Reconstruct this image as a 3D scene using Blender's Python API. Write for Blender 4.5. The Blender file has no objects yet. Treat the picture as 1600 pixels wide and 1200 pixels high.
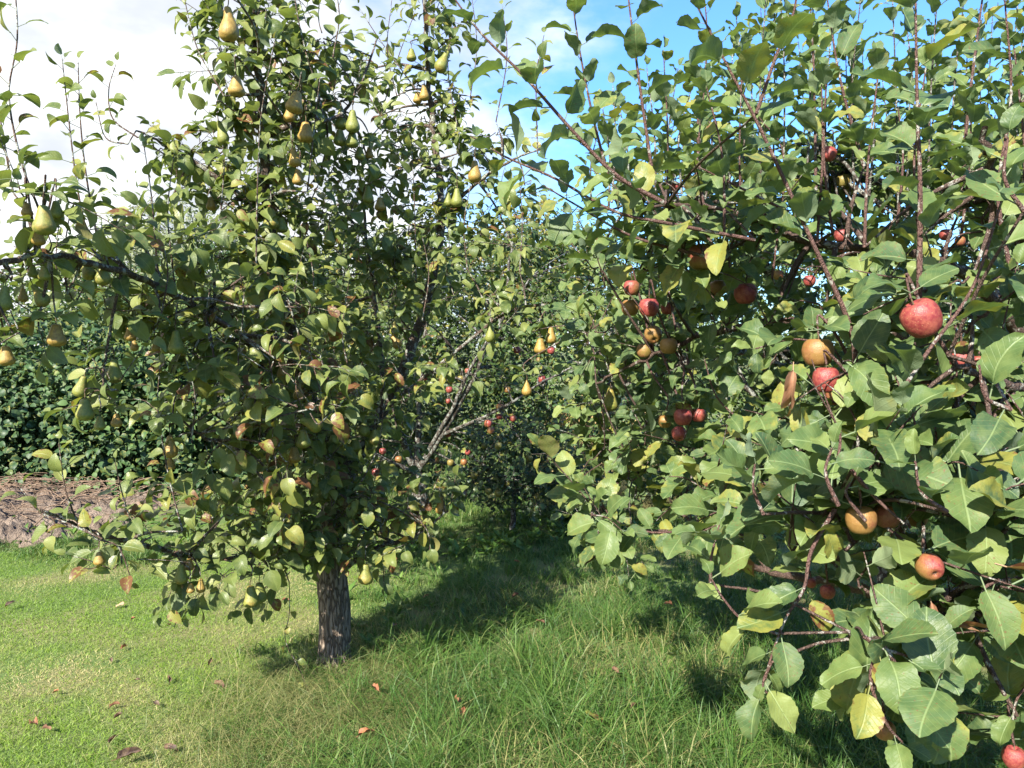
import bpy, math, random
import numpy as np
from mathutils import noise as mnoise
from mathutils import Vector, Matrix, Euler

random.seed(7)
RS = np.random.RandomState(11)
SC = bpy.context.scene
COL = SC.collection

# ------------------------------------------------------------------ camera
FPX = 1208.0                       # focal length in pixels of the 1600 px wide photo
CAM_H = 1.5
PITCH = math.atan(60.0 / FPX)
cd = bpy.data.cameras.new('camera'); cam = bpy.data.objects.new('camera', cd); COL.objects.link(cam)
cd.sensor_fit = 'HORIZONTAL'; cd.sensor_width = 36.0; cd.lens = 36.0 * FPX / 1600.0
cd.clip_start = 0.05; cd.clip_end = 2000
cam.location = (0, 0, CAM_H); cam.rotation_euler = (math.pi / 2 - PITCH, 0, 0)
SC.camera = cam
SC.render.resolution_x = 1024; SC.render.resolution_y = 768
cF = np.array([0, math.cos(PITCH), -math.sin(PITCH)]); cU = np.array([0, math.sin(PITCH), math.cos(PITCH)]); cR = np.array([1., 0, 0])

def P(px, py, d):
    """photo pixel and a distance forward (metres) -> point in the world"""
    v = cF + cR * (px - 800) / FPX + cU * (600 - py) / FPX
    return np.array([0, 0, CAM_H]) + v * (d / v[1])

def proj(pts):
    q = np.asarray(pts) - np.array([0, 0, CAM_H])
    z = q @ cF
    zz = np.where(np.abs(z) < 1e-4, 1e-4, z)
    return 800 + FPX * (q @ cR) / zz, 600 - FPX * (q @ cU) / zz, z

# ------------------------------------------------------------------ sun, sky, exposure
SUN_EL = math.radians(37); SUN_TO = np.array([-0.47, -0.88])
SUN_TO = SUN_TO / np.linalg.norm(SUN_TO)
sun_dir = np.array([SUN_TO[0] * math.cos(SUN_EL), SUN_TO[1] * math.cos(SUN_EL), math.sin(SUN_EL)])
sl = bpy.data.lights.new('sun', 'SUN'); sl.energy = 4.4; sl.angle = math.radians(0.6); sl.color = (1.0, 0.94, 0.84)
so = bpy.data.objects.new('sun', sl); COL.objects.link(so)
so.rotation_euler = Vector(sun_dir).to_track_quat('Z', 'Y').to_euler()
so.location = (-6, -5, 8)

W = bpy.data.worlds.new('World'); SC.world = W; W.use_nodes = True
nt = W.node_tree; nt.nodes.clear()
def N(nt, t, **kw):
    n = nt.nodes.new(t)
    for k, v in kw.items():
        if k == 'ins':
            for a, b in v.items(): n.inputs[a].default_value = b
        else: setattr(n, k, v)
    return n
wo = N(nt, 'ShaderNodeOutputWorld'); bg = N(nt, 'ShaderNodeBackground'); bg.inputs[1].default_value = 0.15
sky = N(nt, 'ShaderNodeTexSky', sky_type='NISHITA', sun_disc=False)
sky.sun_elevation = SUN_EL; sky.sun_rotation = math.atan2(SUN_TO[0], SUN_TO[1])
sky.air_density = 1.3; sky.dust_density = 0.6; sky.ozone_density = 2.0
tc = N(nt, 'ShaderNodeTexCoord')
mp = N(nt, 'ShaderNodeMapping'); mp.inputs['Scale'].default_value = (1.0, 1.0, 2.1)
mp.inputs['Location'].default_value = (0.35, 0.1, 0.25)
nz = N(nt, 'ShaderNodeTexNoise'); nz.inputs['Scale'].default_value = 2.3; nz.inputs['Detail'].default_value = 9; nz.inputs['Roughness'].default_value = 0.56
sx = N(nt, 'ShaderNodeSeparateXYZ')
m1 = N(nt, 'ShaderNodeMath', operation='MULTIPLY_ADD'); m1.inputs[1].default_value = -0.62; m1.inputs[2].default_value = -0.02
m2 = N(nt, 'ShaderNodeMath', operation='ADD')
mz = N(nt, 'ShaderNodeMath', operation='MULTIPLY_ADD'); mz.inputs[1].default_value = -0.35; mz.inputs[2].default_value = 0.14
m3 = N(nt, 'ShaderNodeMath', operation='ADD')
mr = N(nt, 'ShaderNodeMapRange', interpolation_type='SMOOTHSTEP')
mr.inputs['From Min'].default_value = 0.43; mr.inputs['From Max'].default_value = 0.68
mx = N(nt, 'ShaderNodeMix', data_type='RGBA'); cn = N(nt, 'ShaderNodeTexNoise'); cn.inputs['Scale'].default_value = 5.5; cn.inputs['Detail'].default_value = 5
cm = N(nt, 'ShaderNodeMix', data_type='RGBA'); cm.inputs['A'].default_value = (1.6, 1.70, 1.88, 1); cm.inputs['B'].default_value = (2.65, 2.7, 2.76, 1)
cr_ = N(nt, 'ShaderNodeMapRange', interpolation_type='SMOOTHSTEP'); cr_.inputs['From Min'].default_value = 0.34; cr_.inputs['From Max'].default_value = 0.58
L = nt.links.new
L(tc.outputs['Generated'], mp.inputs['Vector']); L(mp.outputs[0], nz.inputs['Vector']); L(tc.outputs['Generated'], sx.inputs[0])
L(sx.outputs['X'], m1.inputs[0]); L(nz.outputs['Fac'], m2.inputs[0]); L(m1.outputs[0], m2.inputs[1])
L(sx.outputs['Z'], mz.inputs[0]); L(m2.outputs[0], m3.inputs[0]); L(mz.outputs[0], m3.inputs[1]); L(m3.outputs[0], mr.inputs['Value'])
L(mr.outputs[0], mx.inputs['Factor']); L(mp.outputs[0], cn.inputs['Vector']); L(cn.outputs['Fac'], cr_.inputs['Value']); L(cr_.outputs[0], cm.inputs['Factor']); L(cm.outputs['Result'], mx.inputs['B'])
tn = N(nt, 'ShaderNodeMix', data_type='RGBA', blend_type='MULTIPLY'); tn.inputs['Factor'].default_value = 1; tn.inputs['B'].default_value = (0.245, 0.405, 0.66, 1)
L(sky.outputs[0], tn.inputs['A']); L(tn.outputs['Result'], mx.inputs['A']); L(mx.outputs['Result'], bg.inputs[0]); L(bg.outputs[0], wo.inputs[0])

vs = SC.view_settings; SC.display_settings.display_device = 'sRGB'
vs.view_transform = 'Standard'; vs.look = 'None'; vs.gamma = 1.0; vs.use_curve_mapping = False
vs.exposure = 1.86
SC.cycles.max_bounces = 7; SC.cycles.diffuse_bounces = 4; SC.cycles.glossy_bounces = 2; SC.cycles.transmission_bounces = 5
SC.cycles.transparent_max_bounces = 4; SC.cycles.caustics_reflective = False; SC.cycles.caustics_refractive = False
SC.cycles.use_denoising = True
try: SC.cycles.denoiser = 'OPENIMAGEDENOISE'
except Exception: pass

# ------------------------------------------------------------------ small helpers
def nrm(v):
    v = np.asarray(v, float); n = np.linalg.norm(v)
    return v / n if n > 1e-9 else np.array([0, 0, 1.0])
def rnd(a, b): return a + (b - a) * random.random()
def rvec():
    v = RS.normal(size=3); return v / np.linalg.norm(v)

def mesh_np(name, V, F, mats, uv=None, attr=None, mat_idx=None, smooth=True):
    """V (n,3); F (m,4) quads (last index repeated for a triangle is not allowed)"""
    me = bpy.data.meshes.new(name)
    V = np.asarray(V, np.float32); F = np.asarray(F, np.int32)
    me.vertices.add(len(V)); me.vertices.foreach_set('co', V.ravel())
    k = F.shape[1]
    me.loops.add(len(F) * k); me.loops.foreach_set('vertex_index', F.ravel())
    me.polygons.add(len(F)); me.polygons.foreach_set('loop_start', np.arange(0, len(F) * k, k, dtype=np.int32))
    me.polygons.foreach_set('loop_total', np.full(len(F), k, np.int32))
    me.polygons.foreach_set('use_smooth', np.full(len(F), smooth, bool))
    if mat_idx is not None: me.polygons.foreach_set('material_index', np.asarray(mat_idx, np.int32))
    if uv is not None:
        l = me.uv_layers.new(name='UVMap'); l.data.foreach_set('uv', np.asarray(uv, np.float32)[F.ravel()].ravel())
    if attr is not None:
        a = me.attributes.new('tint', 'FLOAT_COLOR', 'POINT'); a.data.foreach_set('color', np.asarray(attr, np.float32).ravel())
    for m in (mats if isinstance(mats, (list, tuple)) else [mats]): me.materials.append(m)
    me.update(); me.validate()
    return me

def link(name, me, parent=None):
    o = bpy.data.objects.new(name, me); COL.objects.link(o)
    if parent is not None:
        o.parent = parent
        o.matrix_parent_inverse = Matrix.Translation(parent.location).inverted()
    return o
def empty(name, loc):
    o = bpy.data.objects.new(name, None); o.location = tuple(float(c) for c in loc); o.empty_display_size = 0.05
    COL.objects.link(o); return o
def tag(o, label, cat, group=None, kind=None):
    o['label'] = label; o['category'] = cat
    if group: o['group'] = group
    if kind: o['kind'] = kind
    return o

class Tubes:
    """collects branch tubes into one mesh"""
    def __init__(s): s.V = []; s.F = []; s.T = []; s.n = 0
    def add(s, pts, radii, sides=5, tint=0.5, knobby=0.0):
        pts = np.asarray(pts, float); n = len(pts)
        if np.isscalar(radii): radii = [radii] * n
        radii = np.asarray(radii, float)
        t = np.gradient(pts, axis=0); t /= (np.linalg.norm(t, axis=1)[:, None] + 1e-9)
        ref = np.array([0.31, 0.9, 0.2]) if abs(nrm(t.mean(0))[2]) > 0.6 else np.array([0.1, 0.2, 1.0])
        a = np.cross(t, ref); a /= (np.linalg.norm(a, axis=1)[:, None] + 1e-9); b = np.cross(t, a)
        ang = np.arange(sides) * 2 * math.pi / sides
        rr = radii[:, None] * np.ones((1, sides))
        if knobby: rr = rr * (1 + knobby * RS.normal(size=rr.shape))
        ring = pts[:, None, :] + (a[:, None, :] * np.cos(ang)[None, :, None] + b[:, None, :] * np.sin(ang)[None, :, None]) * rr[:, :, None]
        i0 = s.n; s.V.append(ring.reshape(-1, 3)); s.n += n * sides
        i, j = np.meshgrid(np.arange(n - 1), np.arange(sides), indexing='ij'); j2 = (j + 1) % sides
        s.F.append(np.stack([i0 + i * sides + j, i0 + i * sides + j2, i0 + (i + 1) * sides + j2, i0 + (i + 1) * sides + j], -1).reshape(-1, 4))
        s.T.append(np.tile([tint, random.random(), 0, 1], (n * sides, 1)))
    def build(s, name, mat, parent=None):
        if not s.V: return None
        return link(name, mesh_np(name, np.vstack(s.V), np.vstack(s.F), mat, attr=np.vstack(s.T)), parent)

def smooth(pts, k=6):
    """Catmull-Rom through the points"""
    p = [np.asarray(q, float) for q in pts]
    if len(p) < 3:
        return np.array([p[0] + (p[-1] - p[0]) * t for t in np.linspace(0, 1, k)])
    p = [2 * p[0] - p[1]] + p + [2 * p[-1] - p[-2]]
    out = []
    for i in range(1, len(p) - 2):
        for j in range(k):
            t = j / k
            out.append(0.5 * (2 * p[i] + (p[i + 1] - p[i - 1]) * t + (2 * p[i - 1] - 5 * p[i] + 4 * p[i + 1] - p[i + 2]) * t * t + (3 * p[i] - p[i - 1] - 3 * p[i + 1] + p[i + 2]) * t ** 3))
    out.append(p[-2]); return np.array(out)

# ------------------------------------------------------------------ materials
def newmat(name):
    m = bpy.data.materials.new(name); m.use_nodes = True; m.node_tree.nodes.clear(); return m, m.node_tree
def mathn(nt, op, a, b=None, c=None, clamp=False):
    n = nt.nodes.new('ShaderNodeMath'); n.operation = op; n.use_clamp = clamp
    for i, v in enumerate((a, b, c)):
        if v is None: continue
        if isinstance(v, (int, float)): n.inputs[i].default_value = v
        else: nt.links.new(v, n.inputs[i])
    return n.outputs[0]
def mixc(nt, f, a, b, mode='MIX'):
    n = nt.nodes.new('ShaderNodeMix'); n.data_type = 'RGBA'; n.blend_type = mode
    for k, v in (('Factor', f), ('A', a), ('B', b)):
        if isinstance(v, (int, float)): n.inputs[k].default_value = v
        elif isinstance(v, (tuple, list)): n.inputs[k].default_value = (*v[:3], 1)
        else: nt.links.new(v, n.inputs[k])
    return n.outputs['Result']
def srange(nt, v, lo, hi, a=0.0, b=1.0):
    n = nt.nodes.new('ShaderNodeMapRange'); n.interpolation_type = 'SMOOTHSTEP'
    n.inputs['From Min'].default_value = lo; n.inputs['From Max'].default_value = hi
    n.inputs['To Min'].default_value = a; n.inputs['To Max'].default_value = b
    nt.links.new(v, n.inputs['Value']); return n.outputs[0]
def noise(nt, vec, scale, detail=3, rough=0.5):
    n = nt.nodes.new('ShaderNodeTexNoise'); n.inputs['Scale'].default_value = scale
    n.inputs['Detail'].default_value = detail; n.inputs['Roughness'].default_value = rough
    if vec is not None: nt.links.new(vec, n.inputs['Vector'])
    return n.outputs['Fac']
def ramp(nt, v, stops):
    n = nt.nodes.new('ShaderNodeValToRGB'); e = n.color_ramp.elements
    while len(e) < len(stops): e.new(0.5)
    for el, (p, c) in zip(e, stops): el.position = p; el.color = (*c, 1)
    nt.links.new(v, n.inputs[0]); return n.outputs[0]

def leaf_material(name, greens, under, vein, yellow=(0.21, 0.205, 0.042), brown=(0.13, 0.06, 0.025), rough=0.42, transl=0.32, veins=True, spec=0.32):
    m, t = newmat(name); Lk = t.links.new
    at = N(t, 'ShaderNodeAttribute', attribute_name='tint'); sp = N(t, 'ShaderNodeSeparateXYZ'); Lk(at.outputs['Vector'], sp.inputs[0])
    rand, age, r2 = sp.outputs[0], sp.outputs[1], sp.outputs[2]
    geo = N(t, 'ShaderNodeNewGeometry')
    base = ramp(t, rand, [(0.0, greens[0]), (0.45, greens[1]), (0.8, greens[2]), (1.0, greens[3])])
    n1 = noise(t, geo.outputs['Position'], 55, 3)
    base = mixc(t, mathn(t, 'MULTIPLY', srange(t, n1, 0.35, 0.7), 0.35), base, greens[3])
    height = None
    uvn = N(t, 'ShaderNodeUVMap'); us = N(t, 'ShaderNodeSeparateXYZ'); Lk(uvn.outputs[0], us.inputs[0])
    ux = mathn(t, 'ABSOLUTE', mathn(t, 'SUBTRACT', us.outputs[0], 0.5)); uy = us.outputs[1]
    if veins:
        mid = srange(t, ux, 0.006, 0.024, 1.0, 0.0)
        ph = mathn(t, 'FRACT', mathn(t, 'MULTIPLY', mathn(t, 'SUBTRACT', uy, mathn(t, 'MULTIPLY', mathn(t, 'POWER', ux, 0.85), 0.75)), 8.5))
        tri = mathn(t, 'ABSOLUTE', mathn(t, 'SUBTRACT', ph, 0.5))
        side = srange(t, tri, 0.40, 0.5, 0.0, 1.0)
        vm = mathn(t, 'MAXIMUM', mid, mathn(t, 'MULTIPLY', side, 0.42))
        base = mixc(t, mathn(t, 'MULTIPLY', vm, 0.42), base, vein)
        height = mathn(t, 'SUBTRACT', mathn(t, 'MULTIPLY', tri, 0.0), mathn(t, 'MULTIPLY', vm, 1.0))
        height = mathn(t, 'ADD', height, mathn(t, 'MULTIPLY', noise(t, geo.outputs['Position'], 260, 2), 0.8))
    # ageing: yellowing from the rim inward in patches, brown spots in the oldest
    off = N(t, 'ShaderNodeCombineXYZ'); Lk(mathn(t, 'MULTIPLY', r2, 37.0), off.inputs[0]); Lk(mathn(t, 'MULTIPLY', rand, 19.0), off.inputs[1])
    ad = N(t, 'ShaderNodeVectorMath', operation='ADD'); Lk(uvn.outputs[0], ad.inputs[0]); Lk(off.outputs[0], ad.inputs[1])
    pn = noise(t, ad.outputs[0], 5.0, 4, 0.6)
    pv = mathn(t, 'ADD', mathn(t, 'ADD', pn, mathn(t, 'MULTIPLY', ux, 0.7)), mathn(t, 'SUBTRACT', age, 1.0))
    yf = srange(t, pv, -0.12, 0.22)
    base = mixc(t, mathn(t, 'MULTIPLY', yf, 0.85), base, yellow)
    if veins:
        sn = noise(t, ad.outputs[0], 16.0, 3, 0.7); base = mixc(t, mathn(t, 'MULTIPLY', srange(t, mathn(t, 'ADD', sn, mathn(t, 'MULTIPLY', r2, 0.10)), 0.68, 0.74), 0.8), base, brown)
    bf = srange(t, pv, 0.30, 0.42); base = mixc(t, bf, base, brown)
    und = mixc(t, mathn(t, 'MULTIPLY', yf, 0.6), mixc(t, 0.45, base, under), yellow)
    col = mixc(t, geo.outputs['Backfacing'], base, und)
    pr = N(t, 'ShaderNodeBsdfPrincipled'); Lk(col, pr.inputs['Base Color'])
    Lk(mathn(t, 'ADD', mathn(t, 'MULTIPLY', geo.outputs['Backfacing'], 0.3), mathn(t, 'MULTIPLY_ADD', r2, 0.16, rough - 0.08)), pr.inputs['Roughness'])
    pr.inputs['Specular IOR Level'].default_value = spec
    tr = N(t, 'ShaderNodeBsdfTranslucent'); Lk(mixc(t, 1.0, mixc(t, 0.12, base, yellow), (1.35, 1.5, 0.85), 'MULTIPLY'), tr.inputs[0])
    if height is not None:
        bp = N(t, 'ShaderNodeBump'); bp.inputs['Strength'].default_value = 0.5; bp.inputs['Distance'].default_value = 0.0015
        Lk(height, bp.inputs['Height']); Lk(bp.outputs[0], pr.inputs['Normal'])
    ms = N(t, 'ShaderNodeMixShader'); ms.inputs[0].default_value = transl
    Lk(pr.outputs[0], ms.inputs[1]); Lk(tr.outputs[0], ms.inputs[2])
    o = N(t, 'ShaderNodeOutputMaterial'); Lk(ms.outputs[0], o.inputs[0]); return m

M_PEARLEAF = leaf_material('pear leaf', [(0.044, 0.076, 0.024), (0.084, 0.120, 0.032), (0.145, 0.176, 0.046), (0.20, 0.22, 0.07)], (0.22, 0.27, 0.17), (0.20, 0.25, 0.08), rough=0.42, transl=0.30)
M_APPLELEAF = leaf_material('apple leaf', [(0.034, 0.070, 0.030), (0.058, 0.102, 0.034), (0.100, 0.148, 0.042), (0.165, 0.200, 0.058)], (0.23, 0.29, 0.20), (0.24, 0.31, 0.13), rough=0.52, transl=0.26)
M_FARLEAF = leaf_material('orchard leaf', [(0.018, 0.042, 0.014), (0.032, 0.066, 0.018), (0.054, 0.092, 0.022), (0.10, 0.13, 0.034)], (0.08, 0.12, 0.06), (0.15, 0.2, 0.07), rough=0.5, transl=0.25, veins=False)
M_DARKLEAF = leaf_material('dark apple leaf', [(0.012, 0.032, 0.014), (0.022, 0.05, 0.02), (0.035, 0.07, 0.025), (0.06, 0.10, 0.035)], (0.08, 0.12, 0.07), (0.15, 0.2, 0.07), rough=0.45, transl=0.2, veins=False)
M_BRAMBLE = leaf_material('bramble leaf', [(0.016, 0.042, 0.018), (0.028, 0.066, 0.024), (0.048, 0.098, 0.030), (0.09, 0.15, 0.045)], (0.06, 0.10, 0.06), (0.15, 0.2, 0.07), rough=0.55, transl=0.2, veins=False)
M_WILLOW = leaf_material('grey willow leaf', [(0.10, 0.13, 0.07), (0.15, 0.18, 0.10), (0.20, 0.22, 0.13), (0.27, 0.29, 0.18)], (0.26, 0.29, 0.22), (0.2, 0.25, 0.1), rough=0.6, transl=0.3, veins=False)
M_WEED = leaf_material('weed leaf', [(0.035, 0.085, 0.016), (0.06, 0.13, 0.022), (0.10, 0.18, 0.03), (0.16, 0.24, 0.05)], (0.12, 0.18, 0.06), (0.2, 0.28, 0.09), rough=0.5, transl=0.3, veins=False)
M_DRYLEAF = leaf_material('dry weed leaf', [(0.16, 0.10, 0.045), (0.24, 0.16, 0.07), (0.32, 0.22, 0.10), (0.38, 0.3, 0.12)], (0.3, 0.22, 0.12), (0.3, 0.22, 0.12), rough=0.7, transl=0.2, veins=False)
M_FALLEN = leaf_material('fallen leaf', [(0.035, 0.022, 0.02), (0.09, 0.035, 0.022), (0.26, 0.085, 0.035), (0.36, 0.25, 0.15)], (0.18, 0.085, 0.05), (0.2, 0.1, 0.06), yellow=(0.25, 0.11, 0.04), rough=0.65, transl=0.1)
M_CURLED = leaf_material('dried apple leaf', [(0.22, 0.10, 0.06), (0.30, 0.15, 0.09), (0.36, 0.2, 0.12), (0.42, 0.27, 0.17)], (0.42, 0.30, 0.2), (0.3, 0.2, 0.12), yellow=(0.38, 0.24, 0.12), rough=0.65, transl=0.2)

def bark_material(name, c0, c1, lichen, lich_amt, scale=60, bump=0.006, zsq=0.25, red=None):
    m, t = newmat(name); Lk = t.links.new
    geo = N(t, 'ShaderNodeNewGeometry'); mpn = N(t, 'ShaderNodeMapping'); mpn.inputs['Scale'].default_value = (1, 1, zsq)
    Lk(geo.outputs['Position'], mpn.inputs[0])
    vo = N(t, 'ShaderNodeTexVoronoi', feature='DISTANCE_TO_EDGE'); vo.inputs['Scale'].default_value = scale
    ns = N(t, 'ShaderNodeTexNoise'); ns.inputs['Scale'].default_value = 30; ns.inputs['Detail'].default_value = 4; Lk(mpn.outputs[0], ns.inputs[0])
    dv = N(t, 'ShaderNodeVectorMath', operation='MULTIPLY_ADD'); dv.inputs[1].default_value = (0.05, 0.05, 0.05)
    Lk(ns.outputs['Color'], dv.inputs[0]); Lk(mpn.outputs[0], dv.inputs[2]); Lk(dv.outputs[0], vo.inputs['Vector'])
    crack = srange(t, vo.outputs['Distance'], 0.0, 0.22)
    n1 = noise(t, mpn.outputs[0], scale * 1.5, 5, 0.65)
    col = mixc(t, crack, c0, c1); col = mixc(t, mathn(t, 'MULTIPLY', n1, 0.6), col, c0)
    if red: 
        at = N(t, 'ShaderNodeAttribute', attribute_name='tint'); sp = N(t, 'ShaderNodeSeparateXYZ'); Lk(at.outputs['Vector'], sp.inputs[0])
        col = mixc(t, sp.outputs[0], col, red)
    ln = noise(t, geo.outputs['Position'], 42, 5, 0.65); lf = srange(t, ln, 1 - lich_amt, 1.06 - lich_amt)
    col = mixc(t, lf, col, lichen)
    h = mathn(t, 'ADD', crack, mathn(t, 'MULTIPLY', n1, 0.6))
    bp = N(t, 'ShaderNodeBump'); bp.inputs['Distance'].default_value = bump; bp.inputs['Strength'].default_value = 0.9; Lk(h, bp.inputs['Height'])
    pr = N(t, 'ShaderNodeBsdfPrincipled'); pr.inputs['Roughness'].default_value = 0.8; pr.inputs['Specular IOR Level'].default_value = 0.25
    Lk(col, pr.inputs['Base Color']); Lk(bp.outputs[0], pr.inputs['Normal'])
    o = N(t, 'ShaderNodeOutputMaterial'); Lk(pr.outputs[0], o.inputs[0]); return m
M_TRUNK = bark_material('pear trunk bark', (0.075, 0.055, 0.04), (0.29, 0.23, 0.175), (0.25, 0.24, 0.12), 0.30, 60, 0.010, 0.20)
M_PEARBARK = bark_material('pear branch bark', (0.05, 0.036, 0.028), (0.15, 0.11, 0.085), (0.28, 0.29, 0.25), 0.48, 130, 0.003, 0.6, red=(0.11, 0.06, 0.042))
M_APPLEBARK = bark_material('apple shoot bark', (0.045, 0.03, 0.024), (0.11, 0.075, 0.058), (0.26, 0.25, 0.22), 0.44, 160, 0.002, 0.6, red=(0.13, 0.062, 0.055))
M_LICHENBARK = bark_material('lichened bark', (0.04, 0.03, 0.025), (0.12, 0.10, 0.08), (0.24, 0.25, 0.22), 0.50, 90, 0.004, 0.8)
M_DRYSTEM = bark_material('dry stem', (0.13, 0.085, 0.06), (0.30, 0.21, 0.14), (0.35, 0.3, 0.22), 0.4, 100, 0.002, 0.6)

def fruit_material(name, kind):
    m, t = newmat(name); Lk = t.links.new
    tcn = N(t, 'ShaderNodeTexCoord'); oi = N(t, 'ShaderNodeObjectInfo')
    ad = N(t, 'ShaderNodeVectorMath', operation='MULTIPLY_ADD'); ad.inputs[1].default_value = (9, 9, 9)
    cb = N(t, 'ShaderNodeCombineXYZ'); Lk(oi.outputs['Random'], cb.inputs[0]); Lk(oi.outputs['Random'], cb.inputs[1])
    Lk(cb.outputs[0], ad.inputs[0]); Lk(tcn.outputs['Object'], ad.inputs[2]); vec = ad.outputs[0]
    sc_ = N(t, 'ShaderNodeSeparateXYZ'); Lk(oi.outputs['Color'], sc_.inputs[0]); k, k2 = sc_.outputs[0], sc_.outputs[1]
    big = noise(t, vec, 1.7, 4, 0.55); fine = noise(t, vec, 30, 3, 0.6); mid = noise(t, vec, 7, 4, 0.65)
    if kind == 'pear':
        green = mixc(t, srange(t, mid, 0.3, 0.7), (0.115, 0.140, 0.030), (0.200, 0.205, 0.046))
        russ = mixc(t, srange(t, mid, 0.3, 0.7), (0.19, 0.12, 0.030), (0.32, 0.215, 0.052))
        f = srange(t, mathn(t, 'ADD', mathn(t, 'MULTIPLY', big, 0.9), mathn(t, 'SUBTRACT', k, 0.5)), 0.30, 0.68)
        col = mixc(t, f, green, russ)
        vo = N(t, 'ShaderNodeTexVoronoi'); vo.inputs['Scale'].default_value = 17; Lk(vec, vo.inputs['Vector'])
        col = mixc(t, srange(t, vo.outputs['Distance'], 0.12, 0.28, 0.55, 0.0), col, (0.12, 0.075, 0.03))
        rough, spec = 0.45, 0.35
    else:
        ground = mixc(t, k2, (0.21, 0.105, 0.032), (0.13, 0.145, 0.035))      # russet ochre or green ground colour
        ground = mixc(t, srange(t, mid, 0.35, 0.7, 0.0, 0.45), ground, (0.27, 0.165, 0.055))
        mpn = N(t, 'ShaderNodeMapping'); mpn.inputs['Scale'].default_value = (1, 1, 0.16); Lk(vec, mpn.inputs[0])
        streak = noise(t, mpn.outputs[0], 13, 3, 0.6)
        ox = N(t, 'ShaderNodeSeparateXYZ'); Lk(tcn.outputs['Object'], ox.inputs[0])
        v = mathn(t, 'ADD', mathn(t, 'ADD', mathn(t, 'MULTIPLY', big, 0.8), mathn(t, 'MULTIPLY', streak, 0.35)), mathn(t, 'SUBTRACT', mathn(t, 'MULTIPLY', k, 1.1), 0.62))
        v = mathn(t, 'ADD', v, mathn(t, 'MULTIPLY', ox.outputs[0], -0.45))
        f = srange(t, v, 0.25, 0.75)
        col = mixc(t, f, ground, mixc(t, srange(t, mid, 0.35, 0.65), (0.18, 0.026, 0.030), (0.26, 0.068, 0.050)))
        vo = N(t, 'ShaderNodeTexVoronoi'); vo.inputs['Scale'].default_value = 11; Lk(vec, vo.inputs['Vector'])
        col = mixc(t, srange(t, vo.outputs['Distance'], 0.08, 0.18, 0.5, 0.0), col, (0.42, 0.28, 0.14))
        rough, spec = 0.38, 0.4
    bp = N(t, 'ShaderNodeBump'); bp.inputs['Distance'].default_value = 0.002; bp.inputs['Strength'].default_value = 0.5
    Lk(mathn(t, 'ADD', fine, big), bp.inputs['Height'])
    pr = N(t, 'ShaderNodeBsdfPrincipled'); Lk(col, pr.inputs['Base Color']); pr.inputs['Roughness'].default_value = rough
    pr.inputs['Specular IOR Level'].default_value = spec; pr.inputs['Subsurface Weight'].default_value = 0.0
    Lk(bp.outputs[0], pr.inputs['Normal'])
    o = N(t, 'ShaderNodeOutputMaterial'); Lk(pr.outputs[0], o.inputs[0]); return m
M_PEAR = fruit_material('pear skin', 'pear'); M_APPLE = fruit_material('apple skin', 'apple')
def plain(name, c, rough=0.8):
    m, t = newmat(name); geo = N(t, 'ShaderNodeNewGeometry')
    n1 = noise(t, geo.outputs['Position'], 90, 3)
    pr = N(t, 'ShaderNodeBsdfPrincipled'); pr.inputs['Roughness'].default_value = rough
    t.links.new(mixc(t, srange(t, n1, 0.3, 0.7), tuple(x * 0.6 for x in c), tuple(x * 1.3 for x in c)), pr.inputs['Base Color'])
    o = N(t, 'ShaderNodeOutputMaterial'); t.links.new(pr.outputs[0], o.inputs[0]); return m
M_STEM = plain('fruit stem', (0.10, 0.07, 0.035)); M_CALYX = plain('withered calyx', (0.05, 0.035, 0.025))

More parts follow.
